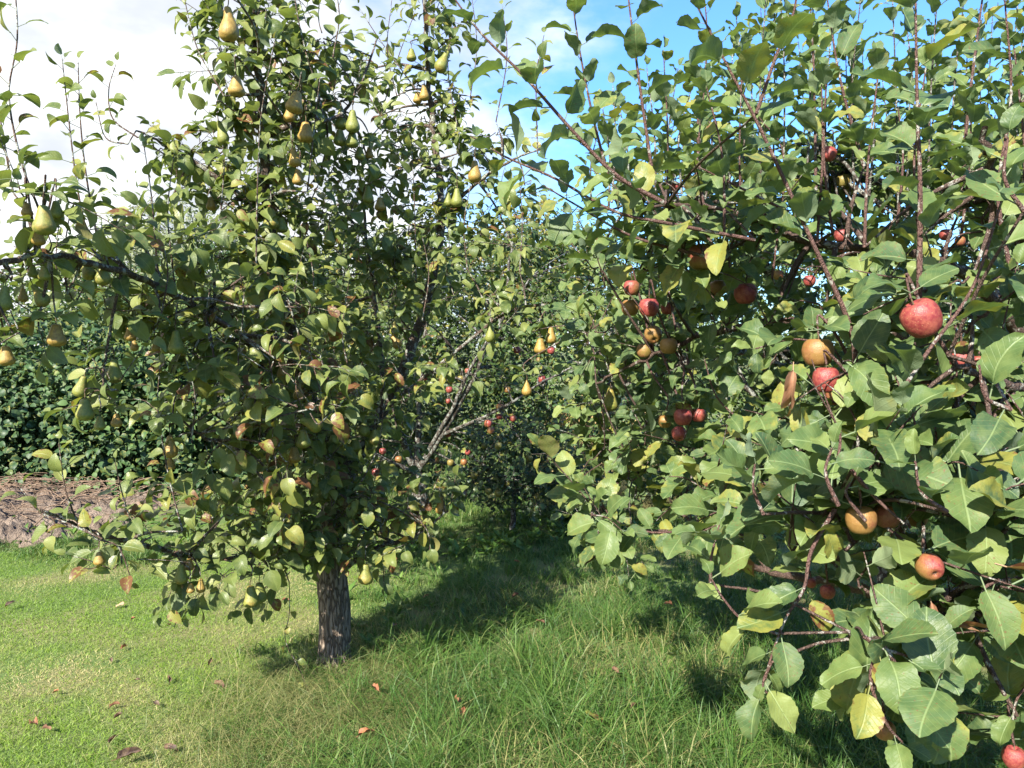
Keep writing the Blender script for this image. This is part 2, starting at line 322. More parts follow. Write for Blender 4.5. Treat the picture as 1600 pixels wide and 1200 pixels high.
# ------------------------------------------------------------------ leaves
def leaf_template(nl, nw, aspect, shape, serr, fold, curve, ruffle, petiole, seed, cup=0.0, twist=0.0):
    """unit-length blade along +Y from the petiole tip, normal +Z; returns V,F,UV"""
    r = np.random.RandomState(seed)
    ph = r.rand(6) * 6.28
    ts = np.linspace(0, 1, nl + 1)
    V = []; UV = []
    cx = np.zeros(nl + 1); y = 0.0; z = 0.0; ang = 0.25 * curve; prev = 0
    ctr = []
    for i, t in enumerate(ts):
        if i: 
            ds = ts[i] - ts[i - 1]; a = 0.28 - curve * t ** 1.1
            y += ds * math.cos(a); z += ds * math.sin(a)
        ctr.append((y, z, 0.28 - curve * t ** 1.1))
    for i, t in enumerate(ts):
        if shape == 'apple': hw = math.sin(math.pi * min(1, t ** 0.92)) ** 0.66 * (1 - 0.14 * t)
        elif shape == 'pear': hw = math.sin(math.pi * min(1, t ** 0.78)) ** 0.78 * (1 - 0.32 * t)
        elif shape == 'round': hw = math.sin(math.pi * min(1, t ** 0.85)) ** 0.6
        else: hw = math.sin(math.pi * min(1, t ** 0.7)) ** 0.9
        if t == 0 or t == 1: hw = 0.012
        hw *= aspect / 2
        cy, cz, ca = ctr[i]
        for j in range(-nw, nw + 1):
            u = j / nw; w = hw * u
            if abs(j) == nw and 0 < i < nl: w *= 1 + serr * (1 if i % 2 else -1)
            zz = abs(w) * math.tan(fold) - cup * (w * w) / max(aspect, .1)
            zz += ruffle * abs(u) ** 1.5 * (math.sin(t * 9 + ph[0] + (2 if u > 0 else 0)) * 0.6 + math.sin(t * 17 + ph[1] * (1 if u > 0 else 2)) * 0.4)
            xx = w * math.cos(fold) + 0.05 * math.sin(t * 3 + ph[2]) * t
            tw = twist * t; xr = xx * math.cos(tw) - zz * math.sin(tw); zr = xx * math.sin(tw) + zz * math.cos(tw)
            V.append((xr, cy - math.sin(ca) * zr + petiole, cz + math.cos(ca) * zr))
            UV.append((0.5 + w, t))
    k = 2 * nw + 1; F = []
    for i in range(nl):
        for j in range(2 * nw):
            a = i * k + j; F.append((a, a + 1, a + k + 1, a + k))
    if petiole > 0:
        b0 = len(V); pr_ = 0.016
        for s_, (yy, zz) in enumerate(((0, -petiole * 0.10), (petiole * 0.5, -petiole * 0.04), (petiole + 0.03, 0.004))):
            for q in range(3):
                an = q * 2.094; V.append((pr_ * math.cos(an), yy, zz + pr_ * math.sin(an))); UV.append((0.5, 0.02))
        for s_ in range(2):
            for q in range(3):
                F.append((b0 + s_ * 3 + q, b0 + s_ * 3 + (q + 1) % 3, b0 + s_ * 3 + 3 + (q + 1) % 3, b0 + s_ * 3 + 3 + q))
    return np.array(V, np.float32), np.array(F, np.int32), np.array(UV, np.float32)

rr_ = np.random.RandomState(5)
T_APPLE = [leaf_template(16, 2, 0.72 + 0.15 * rr_.rand(), 'apple', 0.030, 0.05 + 0.45 * rr_.rand(), 0.1 + 1.3 * rr_.rand(), 0.03 + 0.07 * rr_.rand(), 0.26, i, twist=rr_.uniform(-.5, .5)) for i in range(12)]
T_PEAR = [leaf_template(9, 2, 0.70 + 0.12 * rr_.rand(), 'pear', 0.0, 0.10 + 0.38 * rr_.rand(), 0.5 + 1.2 * rr_.rand(), 0.01 + 0.03 * rr_.rand(), 0.42, 50 + i, twist=rr_.uniform(-.4, .4)) for i in range(12)]
T_FAR = [leaf_template(4, 1, 0.78, 'apple', 0.0, 0.1 + 0.5 * rr_.rand(), 0.4 + 1.2 * rr_.rand(), 0.03, 0.0, 90 + i) for i in range(6)]
T_WIL = [leaf_template(3, 1, 0.3, 'x', 0.0, 0.2, 0.5 + rr_.rand(), 0.0, 0.0, 120 + i) for i in range(4)]
T_DOCK = [leaf_template(7, 1, 0.34, 'x', 0.0, 0.3, 0.6 + 0.9 * rr_.rand(), 0.04, 0.1, 140 + i) for i in range(5)]
T_DRY = [leaf_template(10, 2, 0.5, 'apple', 0.0, 0.9 + 0.4 * rr_.rand(), 1.2 + 1.6 * rr_.rand(), 0.17, 0.2, 160 + i, twist=rr_.uniform(-1.5, 1.5)) for i in range(6)]
T_FLAT = [leaf_template(10, 2, 0.62, 'apple', 0.0, 0.2 + 0.7 * rr_.rand(), rr_.uniform(-.6, 1.3), 0.10, 0.2, 180 + i, twist=rr_.uniform(-1.3, 1.3)) for i in range(6)]

SIGHT = []      # fruits that the photo shows: (px, py, r_px, depth, visibility) - leaves are picked off in front of them
class Leaves:
    def __init__(s, temps): s.t = temps; s.P = []; s.D = []; s.N = []; s.S = []; s.A = []; s.keep = []
    def add(s, p, d, n, size, rand=None, age=None, keep=False):
        s.P.append(p); s.D.append(d); s.N.append(n); s.S.append(size); s.keep.append(keep)
        if rand is None: rand = min(1, max(0, random.gauss(0.50, 0.27)))
        if age is None:
            age = random.random() * 0.5 - 0.2
        s.A.append((rand, age, random.random(), 1))
    def build(s, name, mat, parent=None, prune=True):
        if not s.P: return None
        Pp = np.array(s.P); D = np.array(s.D); Nn = np.array(s.N); S = np.array(s.S); A = np.array(s.A)
        ok = np.ones(len(Pp), bool)
        D /= np.linalg.norm(D, axis=1)[:, None] + 1e-9
        if prune and SIGHT:
            PR = [proj(Pp + D * (S * f_)[:, None]) for f_ in (0.35, 0.7, 1.15)]; z = PR[1][2]; lp = FPX * S / np.maximum(z, .2)
            rr = RS.rand(len(Pp)); kp = np.array(s.keep)
            for (fx, fy, fr, fd, vis) in SIGHT:
                rad2 = (fr * 0.92 + 0.24 * lp * (vis > 0.9)) ** 2; q = np.zeros(len(z), bool)
                for (x, y, _z) in PR: q |= ((x - fx) ** 2 + (y - fy) ** 2) < rad2
                ok &= ~(q & (z < fd + 0.03) & (z > 0.1) & (rr < vis) & ~kp)
        z = (Pp - np.array([0, 0, CAM_H])) @ cF
        ok &= ~((np.linalg.norm(Pp - np.array([0, 0, CAM_H]), axis=1) < 0.75))
        ok &= Pp[:, 2] > 0.03
        Pp, D, Nn, S, A = Pp[ok], D[ok], Nn[ok], S[ok], A[ok]
        if len(Pp) == 0: return None
        X = np.cross(D, Nn); X /= np.linalg.norm(X, axis=1)[:, None] + 1e-9; Z = np.cross(X, D)
        ti = RS.randint(0, len(s.t), len(Pp))
        Vs, Fs, Us, As = [], [], [], []; off = 0
        for k, (tv, tf, tu) in enumerate(s.t):
            q = ti == k; m = q.sum()
            if not m: continue
            sc = S[q][:, None, None]
            wv = RS.uniform(0.85, 1.15, m)[:, None, None]
            v = (tv[None, :, 0:1] * X[q][:, None, :] * wv + tv[None, :, 1:2] * D[q][:, None, :] + tv[None, :, 2:3] * Z[q][:, None, :]) * sc + Pp[q][:, None, :]
            Vs.append(v.reshape(-1, 3)); Fs.append((tf[None] + (np.arange(m) * len(tv))[:, None, None] + off).reshape(-1, 4)); off += m * len(tv)
            Us.append(np.tile(tu, (m, 1))); As.append(np.repeat(A[q], len(tv), 0))
        return link(name, mesh_np(name, np.vstack(Vs), np.vstack(Fs), mat, np.vstack(Us), np.vstack(As)), parent)

UP = np.array([0, 0, 1.0])
def put_leaf(lv, p, a, phi, th, size, grav=0.25, **kw):
    """leaf leaving axis a at p, azimuth phi, angle th from the axis"""
    e = nrm(np.cross(a, [0.3, 0.2, 0.93] if abs(a[2]) < .9 else [1, 0.1, 0])); f = np.cross(a, e)
    r = e * math.cos(phi) + f * math.sin(phi)
    d = nrm(a * math.cos(th) + r * math.sin(th) - UP * grav + rvec() * 0.18)
    sb = 0.75 if lv.t is T_PEAR else (0.62 if p[2] < 1.72 else 0.30)
    n = UP * (1.1 - sb * 0.8) + sun_dir * sb + a * 0.1 + r * 0.15 + rvec() * 0.42
    if abs(d @ nrm(n)) > 0.93: n = n + r * 1.0
    lv.add(p, d, nrm(n), size, **kw)

def leafy_path(tb, lv, pts, r0, r1, spacing, size, t0=0.1, th=(0.7, 1.3), grav=0.2, sides=5, tint=0.45, age=None, rand=None, keep=False, tipgrow=True, smoothk=6):
    path = smooth(pts, smoothk); tb.add(path, np.linspace(r0, r1, len(path)), sides, tint)
    seg = np.linalg.norm(np.diff(path, axis=0), axis=1); cum = np.concatenate([[0], np.cumsum(seg)]); Ltot = cum[-1]
    s_ = Ltot * t0; phi = rnd(0, 6.28)
    while s_ < Ltot:
        i = min(len(seg) - 1, np.searchsorted(cum, s_) - 1 if s_ > 0 else 0); i = max(0, i)
        f = (s_ - cum[i]) / max(seg[i], 1e-6); p = path[i] + (path[i + 1] - path[i]) * f; a = nrm(path[i + 1] - path[i])
        fr = s_ / Ltot; sz = size * rnd(0.75, 1.15) * (1.0 if fr < 0.8 or not tipgrow else 1.0 - (fr - 0.8) * 2.4)
        kw = {}
        if age is not None: kw['age'] = age()
        if rand is not None: kw['rand'] = rand()
        put_leaf(lv, p, a, phi, rnd(*th), sz, grav, keep=keep, **kw)
        phi += 2.4; s_ += spacing * rnd(0.7, 1.3)
    put_leaf(lv, path[-1], nrm(path[-1] - path[-2]), phi, 0.25, size * 0.5, 0.0, keep=keep)
    return path

class Tree:
    """trunk, branches (each with its own leaves) and long shoots"""
    def __init__(s, name, base, bark, leafmat, temps, leaf):
        s.root = empty(name, base); s.bark = bark; s.lm = leafmat; s.temps = temps; s.leaf = leaf; s.limbs = []
    def limb(s, pts, r0, r1, sides=8, name='branch'):
        path = smooth(pts, 8); r0 *= 0.78; r1 *= 0.78; path = path + RS.normal(size=path.shape) * (np.linspace(0.3, 1, len(path))[:, None] * min(0.006, r0 * .25))
        tb = Tubes(); rad = np.linspace(r0, r1, len(path)); tb.add(path, rad, sides, 0.1, 0.07)
        s.limbs.append(dict(path=path, rad=rad, tb=tb, lv=Leaves(s.temps), name=name)); return s.limbs[-1]
    def nearest(s, p):
        best = None
        for l in s.limbs:
            d = np.linalg.norm(l['path'] - p, axis=1) ; i = int(d.argmin())
            if best is None or d[i] < best[0]: best = (d[i], l, i)
        return best[1], best[2]
    def connect(s, l, i, c, r=0.005):
        a = l['path'][i]; mid = (a + c) / 2 + rvec() * 0.06 * np.linalg.norm(c - a) + UP * 0.05 * np.linalg.norm(c - a)
        r0 = min(l['rad'][i] * 0.8, r + 0.018 * np.linalg.norm(c - a))
        l['tb'].add(smooth([a, mid, c], 6), np.linspace(r0, r * 0.6, 13), 5, 0.1, 0.05)
    def blob(s, c, R, nleaf, age=None, rand=None, up=0.35, grav=0.35, spacing=0.024, tl=(0.08, 0.22), th=(0.6, 1.3)):
        """a side branch to c carrying short leafy twigs through an ellipsoid of radii R"""
        l, i = s.nearest(c); s.connect(l, i, c)
        made = 0
        while made < nleaf:
            q = rvec() * RS.rand() ** 0.45 * 0.85 * np.array(R); st = c + q
            d = nrm(q / (np.array(R) + 1e-6) * 0.8 + rvec() * 0.7 + UP * up); ln = rnd(*tl)
            mid = st + d * ln * 0.5 + UP * 0.01; end = st + d * ln + UP * rnd(-0.03, 0.03)
            k = max(3, int(ln / spacing)); 
            if RS.rand() < 0.6:
                l['tb'].add(smooth([c + q * 0.25, c + q * 0.7 - UP * 0.01, st], 4), np.linspace(0.003, 0.002, 9), 4, 0.2)
            leafy_path(l['tb'], l['lv'], [st, mid, end], 0.0022, 0.0011, ln / k, s.leaf * (1.15 if 0 < c[1] < 1.5 or (s.temps is T_PEAR and c[1] < 3.25) else 1), 0.05, th, grav, 4, 0.3, age, rand, smoothk=3)
            made += k + 1
    def shoot(s, pts, r0, spacing, size, name='shoot', **kw):
        p0 = pts[0]; l, i = s.nearest(p0)
        if np.linalg.norm(l['path'][i] - p0) > 0.02: s.connect(l, i, p0, 0.004)
        tb = Tubes(); lv = Leaves(s.temps); leafy_path(tb, lv, pts, r0, 0.0016, spacing, size, **kw)
        o = tb.build(name, s.bark, s.root); lv.build('leaves', s.lm, o)
        return o
    def finish(s):
        for l in s.limbs:
            o = l['tb'].build(l['name'], l.get('mat', s.bark), s.root); l['lv'].build('foliage', s.lm, o)

# ------------------------------------------------------------------ ground
def dryness(x, y):
    return 0.5 + 0.5 * np.sin(x * 2.1 + 1.3 * np.sin(y * 1.7)) * np.sin(y * 2.6 + 1.1 * np.sin(x * 1.9 + 2))
def ground_z(x, y):
    return 0.015 * np.sin(x * 1.3) * np.sin(y * 1.1)

m, t = newmat('lawn soil'); geo = N(t, 'ShaderNodeNewGeometry')
n1 = noise(t, geo.outputs['Position'], 1.6, 5, 0.6); n2 = noise(t, geo.outputs['Position'], 70, 4, 0.6)
c1 = mixc(t, srange(t, n1, 0.4, 0.65), (0.08, 0.14, 0.022), (0.19, 0.17, 0.07)); c1 = mixc(t, mathn(t, 'MULTIPLY', n2, 0.6), c1, (0.06, 0.075, 0.022))
pr = N(t, 'ShaderNodeBsdfPrincipled', ins={'Roughness': 0.95}); bp = N(t, 'ShaderNodeBump', ins={'Distance': 0.01}); t.links.new(n2, bp.inputs['Height'])
t.links.new(c1, pr.inputs['Base Color']); t.links.new(bp.outputs[0], pr.inputs['Normal']); o = N(t, 'ShaderNodeOutputMaterial'); t.links.new(pr.outputs[0], o.inputs[0])
M_LAWN = m
xs = np.unique(np.concatenate([np.linspace(-300, -9, 14), np.linspace(-8, 8, 65), np.linspace(9, 300, 14)]))
ys = np.unique(np.concatenate([np.linspace(-60, -1, 8), np.linspace(0, 12, 49), np.linspace(13, 500, 16)]))
gx, gy = np.meshgrid(xs, ys, indexing='ij'); gz = ground_z(gx, gy) * (np.hypot(gx, gy) < 14)
ni, nj = gx.shape; ii, jj = np.meshgrid(np.arange(ni - 1), np.arange(nj - 1), indexing='ij')
F = np.stack([ii * nj + jj, (ii + 1) * nj + jj, (ii + 1) * nj + jj + 1, ii * nj + jj + 1], -1).reshape(-1, 4)
lawn = link('ground', mesh_np('ground', np.stack([gx, gy, gz], -1).reshape(-1, 3), F, M_LAWN)); lawn['kind'] = 'structure'

# soil mound on the left
m, t = newmat('pinkish soil'); geo = N(t, 'ShaderNodeNewGeometry')
n1 = noise(t, geo.outputs['Position'], 6, 6, 0.7); n2 = noise(t, geo.outputs['Position'], 45, 4, 0.7)
c1 = mixc(t, srange(t, n1, 0.35, 0.65), (0.13, 0.095, 0.07), (0.30, 0.228, 0.17)); c1 = mixc(t, srange(t, n2, 0.5, 0.75), c1, (0.09, 0.055, 0.04))
pr = N(t, 'ShaderNodeBsdfPrincipled', ins={'Roughness': 0.95}); bp = N(t, 'ShaderNodeBump', ins={'Distance': 0.05}); t.links.new(mathn(t, 'ADD', n1, n2), bp.inputs['Height'])
t.links.new(c1, pr.inputs['Base Color']); t.links.new(bp.outputs[0], pr.inputs['Normal']); o = N(t, 'ShaderNodeOutputMaterial'); t.links.new(pr.outputs[0], o.inputs[0])
M_SOIL = m
def mound_z(x, y):
    e = ((x + 4.9) / 2.15) ** 2 + ((y - 6.5) / 1.05) ** 2
    z = 0.27 * np.maximum(0, 1 - e) ** 0.75
    return z + (0.09 * np.sin(x * 5 + y * 3) * np.sin(y * 7 - x * 2) + 0.05 * np.sin(x * 11 + 1) * np.sin(y * 13) + 0.03 * np.sin(x * 17) * np.sin(y * 19)) * (z > 0.02) - 0.03
mxs = np.linspace(-7.4, -2.4, 280); mys = np.linspace(5.2, 7.8, 160); gx, gy = np.meshgrid(mxs, mys, indexing='ij'); gz = mound_z(gx, gy); fr_ = np.array([[mnoise.turbulence(Vector((a_ * 3.2, b_ * 3.2, 0)), 5, False, noise_basis='PERLIN_ORIGINAL', amplitude_scale=0.62, frequency_scale=2.3) for b_ in mys] for a_ in mxs]); gz = gz + (fr_ - 0.45) * 0.15 * (gz > -0.02)
ni, nj = gx.shape; ii, jj = np.meshgrid(np.arange(ni - 1), np.arange(nj - 1), indexing='ij')
F = np.stack([ii * nj + jj, (ii + 1) * nj + jj, (ii + 1) * nj + jj + 1, ii * nj + jj + 1], -1).reshape(-1, 4)
mound = link('soil_mound', mesh_np('soil_mound', np.stack([gx, gy, gz], -1).reshape(-1, 3), F, M_SOIL))
tag(mound, 'bare pinkish brown soil heap at the left edge of the lawn', 'soil heap', kind='structure')

# ------------------------------------------------------------------ grass
def grass_material(name, greens, straw):
    m, t = newmat(name); at = N(t, 'ShaderNodeAttribute', attribute_name='tint'); sp = N(t, 'ShaderNodeSeparateXYZ'); t.links.new(at.outputs['Vector'], sp.inputs[0])
    c = ramp(t, sp.outputs[0], [(0, greens[0]), (0.5, greens[1]), (1, greens[2])]); c = mixc(t, sp.outputs[1], c, straw)
    pr = N(t, 'ShaderNodeBsdfPrincipled', ins={'Roughness': 0.5, 'Specular IOR Level': 0.35}); t.links.new(c, pr.inputs['Base Color'])
    tr = N(t, 'ShaderNodeBsdfTranslucent'); t.links.new(mixc(t, 1.0, c, (1.2, 1.35, 0.85), 'MULTIPLY'), tr.inputs[0])
    ms = N(t, 'ShaderNodeMixShader', ins={0: 0.33}); t.links.new(pr.outputs[0], ms.inputs[1]); t.links.new(tr.outputs[0], ms.inputs[2])
    o = N(t, 'ShaderNodeOutputMaterial'); t.links.new(ms.outputs[0], o.inputs[0]); return m
M_MOWN = grass_material('mown grass blade', [(0.080, 0.155, 0.016), (0.145, 0.245, 0.024), (0.23, 0.33, 0.04)], (0.50, 0.40, 0.21))
M_GRASS = grass_material('grass blade', [(0.032, 0.082, 0.018), (0.062, 0.135, 0.024), (0.12, 0.205, 0.040)], (0.40, 0.33, 0.15))

def edge_x(y):            # the mown lawn ends here, long grass grows beyond
    return -0.95 + 0.10 * np.sin(y * 3.0) + 0.06 * (y - 3.6)
def blades(n, x, y, h, w, bend, dry, rand):
    """n blades at (x,y) of height h; 4 rings of 2 vertices"""
    az = RS.rand(n) * 6.283; faz = RS.rand(n) * 6.283
    dirx, diry = np.cos(az), np.sin(az); wx, wy = np.cos(faz), np.sin(faz)
    V = np.zeros((n, 8, 3)); z0 = ground_z(x, y)
    for k, tt in enumerate((0, 0.35, 0.7, 1.0)):
        out = h * bend * tt ** 2; zz = h * tt * (1 - 0.45 * np.minimum(1.0, bend) * tt)
        ww = w * (1 - tt) ** 0.6 * 0.5 + 0.0002
        for q, sg in enumerate((-1, 1)):
            V[:, k * 2 + q, 0] = x + dirx * out + sg * wx * ww; V[:, k * 2 + q, 1] = y + diry * out + sg * wy * ww; V[:, k * 2 + q, 2] = z0 + zz - 0.003
    f = np.array([[0, 1, 3, 2], [2, 3, 5, 4], [4, 5, 7, 6]])
    F = (f[None] + (np.arange(n) * 8)[:, None, None]).reshape(-1, 4)
    A = np.zeros((n, 8, 4)); A[:, :, 0] = rand[:, None]; A[:, :, 1] = dry[:, None]; A[:, :, 3] = 1
    return V.reshape(-1, 3), F, A.reshape(-1, 4)
def scatter(n, x0, x1, y0, y1, pw=1.0):
    y = y0 + (y1 - y0) * RS.rand(n) ** pw; x = x0 + (x1 - x0) * RS.rand(n)
    k = np.abs(x) < 0.74 * y + 0.5; return x[k], y[k]
def on_mound(x, y): return (((x + 4.7) / 2.3) ** 2 + ((y - 6.5) / 1.1) ** 2) < 0.98
# short mown grass
x, y = scatter(420000, -5.5, 0.4, 2.2, 7.5, 1.5); k = (x < edge_x(y) + RS.normal(size=len(x)) * 0.18) & ~on_mound(x, y); x, y = x[k], y[k]; n = len(x)
patch = dryness(x, y) * 0.6 + 0.4 * dryness(x * 2.7 + 3, y * 2.3); dry = np.clip((patch - 0.50) * 2.2 + RS.normal(size=n) * 0.22, 0, 0.9) * (RS.rand(n) < 0.78)
h = RS.uniform(0.012, 0.032, n) * (1 - 0.35 * dry); V, F, A = blades(n, x, y, h, 0.0026 * np.ones(n), RS.uniform(0.3, 1.6, n), dry, RS.rand(n) * 0.7 + 0.3 * dryness(x * 1.4, y * 1.1 + 2))
tag(link('mown_grass', mesh_np('mown_grass', V, F, M_MOWN, attr=A)), 'short mown lawn grass with straw coloured patches in the sun', 'grass', kind='stuff')
# long grass in tufts
nT = 3600; tx, ty = scatter(nT, -1.6, 4.5, 2.1, 7.0, 1.25); k = tx > edge_x(ty) - 0.05 + RS.normal(size=len(tx)) * 0.12; tx, ty = tx[k], ty[k]
cnt = RS.randint(16, 46, len(tx)); x = np.repeat(tx, cnt); y = np.repeat(ty, cnt); n = len(x)
sz = np.repeat(RS.uniform(0.6, 1.35, len(tx)), cnt); trd = np.repeat(RS.rand(len(tx)), cnt)
x = x + RS.normal(size=n) * 0.035; y = y + RS.normal(size=n) * 0.035
hh = (0.07 + 0.13 * np.clip(1 - (y - 3.3) / 2.6, 0.15, 1)) * sz * RS.uniform(0.6, 1.25, n)
hh *= np.clip(0.45 + (x - edge_x(y)) * 0.9, 0.45, 1.0)
dry = np.clip(RS.normal(size=n) * 0.22 + 0.02 + 0.35 * (dryness(x + 4, y * 1.3) > 0.72), 0, 0.9) * (RS.rand(n) < 0.5)
V, F, A = blades(n, x, y, hh, RS.uniform(0.0024, 0.0062, n), RS.uniform(0.2, 1.5, n), dry, np.clip(trd * 0.6 + RS.rand(n) * 0.4, 0, 1))
tag(link('long_grass', mesh_np('long_grass', V, F, M_GRASS, attr=A)), 'long tufted grass between the pear tree and the apple tree', 'grass', kind='stuff')
# rougher grass further back
x, y = scatter(60000, -6, 8, 6.5, 12, 1.3); k = ~on_mound(x, y); x, y = x[k], y[k]; n = len(x)
V, F, A = blades(n, x, y, RS.uniform(0.06, 0.17, n), 0.006 * np.ones(n), RS.uniform(0.2, 1.2, n), np.clip(RS.normal(size=n) * 0.2, 0, .6), RS.rand(n))
tag(link('rough_grass', mesh_np('rough_grass', V, F, M_GRASS, attr=A)), 'rough dark grass growing under the far trees', 'grass', kind='stuff')
x = rnd(-.1, 0) + RS.uniform(-6.2, -2.4, 16000); y = 5.55 + RS.normal(size=16000) * 0.13 + 0.12 * np.sin(x * 3); n = len(x)
V, F, A = blades(n, x, y, RS.uniform(0.04, 0.13, n) * (0.6 + 0.4 * np.sin(x * 9)), 0.005 * np.ones(n), RS.uniform(0.2, 1.3, n), np.clip(RS.normal(size=n) * 0.2, 0, .7), RS.rand(n))
tag(link('edge_grass', mesh_np('edge_grass', V, F, M_GRASS, attr=A)), 'uncut grass fringe along the foot of the soil heap', 'grass', kind='stuff')
# straw coloured dead grass clump by the trunk and lower middle
x = RS.normal(size=9000) * 0.30 - 0.75; y = RS.normal(size=9000) * 0.35 + 3.05; n = len(x)
V, F, A = blades(n, x, y, RS.uniform(0.05, 0.17, n), 0.0018 * np.ones(n), RS.uniform(0.5, 1.9, n), RS.uniform(0.0, 0.75, n), RS.rand(n) * 0.6)
tag(link('dry_grass', mesh_np('dry_grass', V, F, M_GRASS, attr=A)), 'wispy dry grass in front of the pear trunk', 'grass', kind='stuff')

# broad-leaved weeds
lv = Leaves(T_DOCK)
def rosette(x, y, s, k):
    for q in range(k):
        a = rnd(0, 6.28); el = rnd(0.3, 1.1); d = np.array([math.cos(a) * math.cos(el), math.sin(a) * math.cos(el), math.sin(el)])
        lv.add(np.array([x, y, ground_z(x, y)+0.031]), d, nrm(UP + rvec() * 0.2), s * rnd(0.6, 1.2), age=rnd(0, 0.4))
for _ in range(1100):
    y = rnd(5.3, 7.4); x = rnd(-1.9, 2.6); rosette(x, y, rnd(0.05, 0.10), random.randint(4, 8))
for _ in range(170):
    y = rnd(5.3, 5.75) if random.random() < .7 else rnd(5.7, 6.6); x = -3.9 + rnd(-1.7, 1.5); rosette(x, y, rnd(0.05, 0.11), random.randint(4, 7))
for _ in range(70):
    y = 3.95 + rnd(-0.35, 0.35); x = -0.45 + rnd(-0.3, 0.3); rosette(x, y, rnd(0.04, 0.09), random.randint(3, 6))
for _ in range(60):
    y = rnd(2.6, 5); x = rnd(-1.2, 2.6); rosette(x, y, rnd(0.04, 0.09), random.randint(2, 5))
tag(lv.build('ground_weeds', M_WEED, prune=False), 'broad leaved weeds growing through the grass', 'weeds', kind='stuff')

# ------------------------------------------------------------------ fruit meshes
def lathe(profile, seg, bend=0.0, lump=0.0, ribs=0, seed=0):
    r = np.random.RandomState(seed); ph = r.rand(8) * 6.28; V = []
    for i, (rad, z) in enumerate(profile):
        for j in range(seg):
            a = j * 2 * math.pi / seg
            rr = rad * (1 + lump * (math.sin(a + ph[0]) * 0.6 + math.sin(2 * a + ph[1] + z * 30) * 0.4) + ribs * 0.012 * math.cos(5 * a + ph[2]))
            V.append((rr * math.cos(a) + bend * z * z * 60 * 0.1, rr * math.sin(a), z))
    F = [(i * seg + j, i * seg + (j + 1) % seg, (i + 1) * seg + (j + 1) % seg, (i + 1) * seg + j) for i in range(len(profile) - 1) for j in range(seg)]
    return np.array(V), np.array(F)[:, ::-1]
def interp_profile(pts, n):
    a = np.array(pts, float); p3 = smooth([np.array([q[0], q[1], 0]) for q in a], n); return [(max(0.0004, q[0]), q[1]) for q in p3]
# origin at the top of the stem; hanging down -Z; widths for a 1 m wide fruit scaled later to real metres
def pear_meshes(k):
    hgt, neck, bend = [(1.55, 0.30, 0.0), (1.35, 0.32, 0.15), (2.0, 0.30, 0.30), (1.22, 0.33, -0.1), (1.72, 0.27, -0.28)][k]
    st = 0.38; w = 0.5
    prof = [(0.0, 0), (0.10, 0.0), (neck * 0.62, -0.035 * hgt), (neck * .80, -0.16 * hgt), (neck * 1.0, -0.33 * hgt), (0.395, -0.50 * hgt), (0.475, -0.64 * hgt), (0.5, -0.76 * hgt), (0.44, -0.88 * hgt), (0.28, -0.97 * hgt), (0.12, -1.0 * hgt), (0.0, -0.965 * hgt)]
    prof = interp_profile(prof, 3)
    V, F = lathe(prof, 20, 0, 0.025, 0, k)
    V[:, 0] += bend * (V[:, 2] / hgt + 0.5) ** 2; x_top = bend * 0.25
    V[:, 2] -= st
    body = mesh_np('pear_body', V, F, M_PEAR)
    tb = Tubes(); tb.add(smooth([(x_top * 0.2, 0, 0), (x_top * .7 + 0.03, 0.01, -st * 0.5), (x_top, 0, -st - 0.05)], 5), [0.06] + [0.03] * 8 + [0.04, 0.05], 6); stem = mesh_np('stem', np.vstack(tb.V), np.vstack(tb.F), M_STEM)
    cb = Tubes(); zb = -st - hgt * 0.985; xo = bend * 0.25
    for q in range(5):
        a = q * 1.257; cb.add([(xo + 0.02 * math.cos(a), 0.02 * math.sin(a), zb + 0.01), (xo + 0.06 * math.cos(a), 0.06 * math.sin(a), zb - 0.03), (xo + 0.10 * math.cos(a), 0.10 * math.sin(a), zb - 0.045)], [0.02, 0.022, 0.004], 4)
    cal = mesh_np('calyx', np.vstack(cb.V), np.vstack(cb.F), M_CALYX)
    return body, stem, cal, hgt, st
def apple_meshes(k):
    hgt = [0.86, 0.94, 0.80][k]; st = 0.14
    prof = [(0.0, -0.14), (0.06, -0.12), (0.14, -0.03), (0.26, 0.01), (0.39, -0.06), (0.48, -0.22), (0.5, -0.42), (0.46, -0.62), (0.36, -0.80), (0.23, -0.88), (0.12, -0.86), (0.05, -0.80), (0.0, -0.79)]
    prof = [(r_, z_ * hgt / 0.88) for r_, z_ in prof]; prof = interp_profile(prof, 3)
    V, F = lathe(prof, 24, 0, 0.02, 1, 20 + k); V[:, 2] -= st
    body = mesh_np('apple_body', V, F, M_APPLE)
    tb = Tubes(); tb.add(smooth([(0.02, 0, 0.04), (0.01, 0.01, -0.12), (0, 0, -0.30)], 4), 0.024, 6); stem = mesh_np('stem', np.vstack(tb.V), np.vstack(tb.F), M_STEM)
    cb = Tubes(); zb = -st - hgt * 0.90
    for q in range(6):
        a = q * 1.047; cb.add([(0.02 * math.cos(a), 0.02 * math.sin(a), zb + 0.04), (0.06 * math.cos(a), 0.06 * math.sin(a), zb - 0.01), (0.075 * math.cos(a), 0.075 * math.sin(a), zb - 0.045)], [0.03, 0.025, 0.005], 4)
    cal = mesh_np('calyx', np.vstack(cb.V), np.vstack(cb.F), M_CALYX)
    return body, stem, cal, hgt, st
PM = [pear_meshes(k) for k in range(5)]; AM = [apple_meshes(k) for k in range(3)]

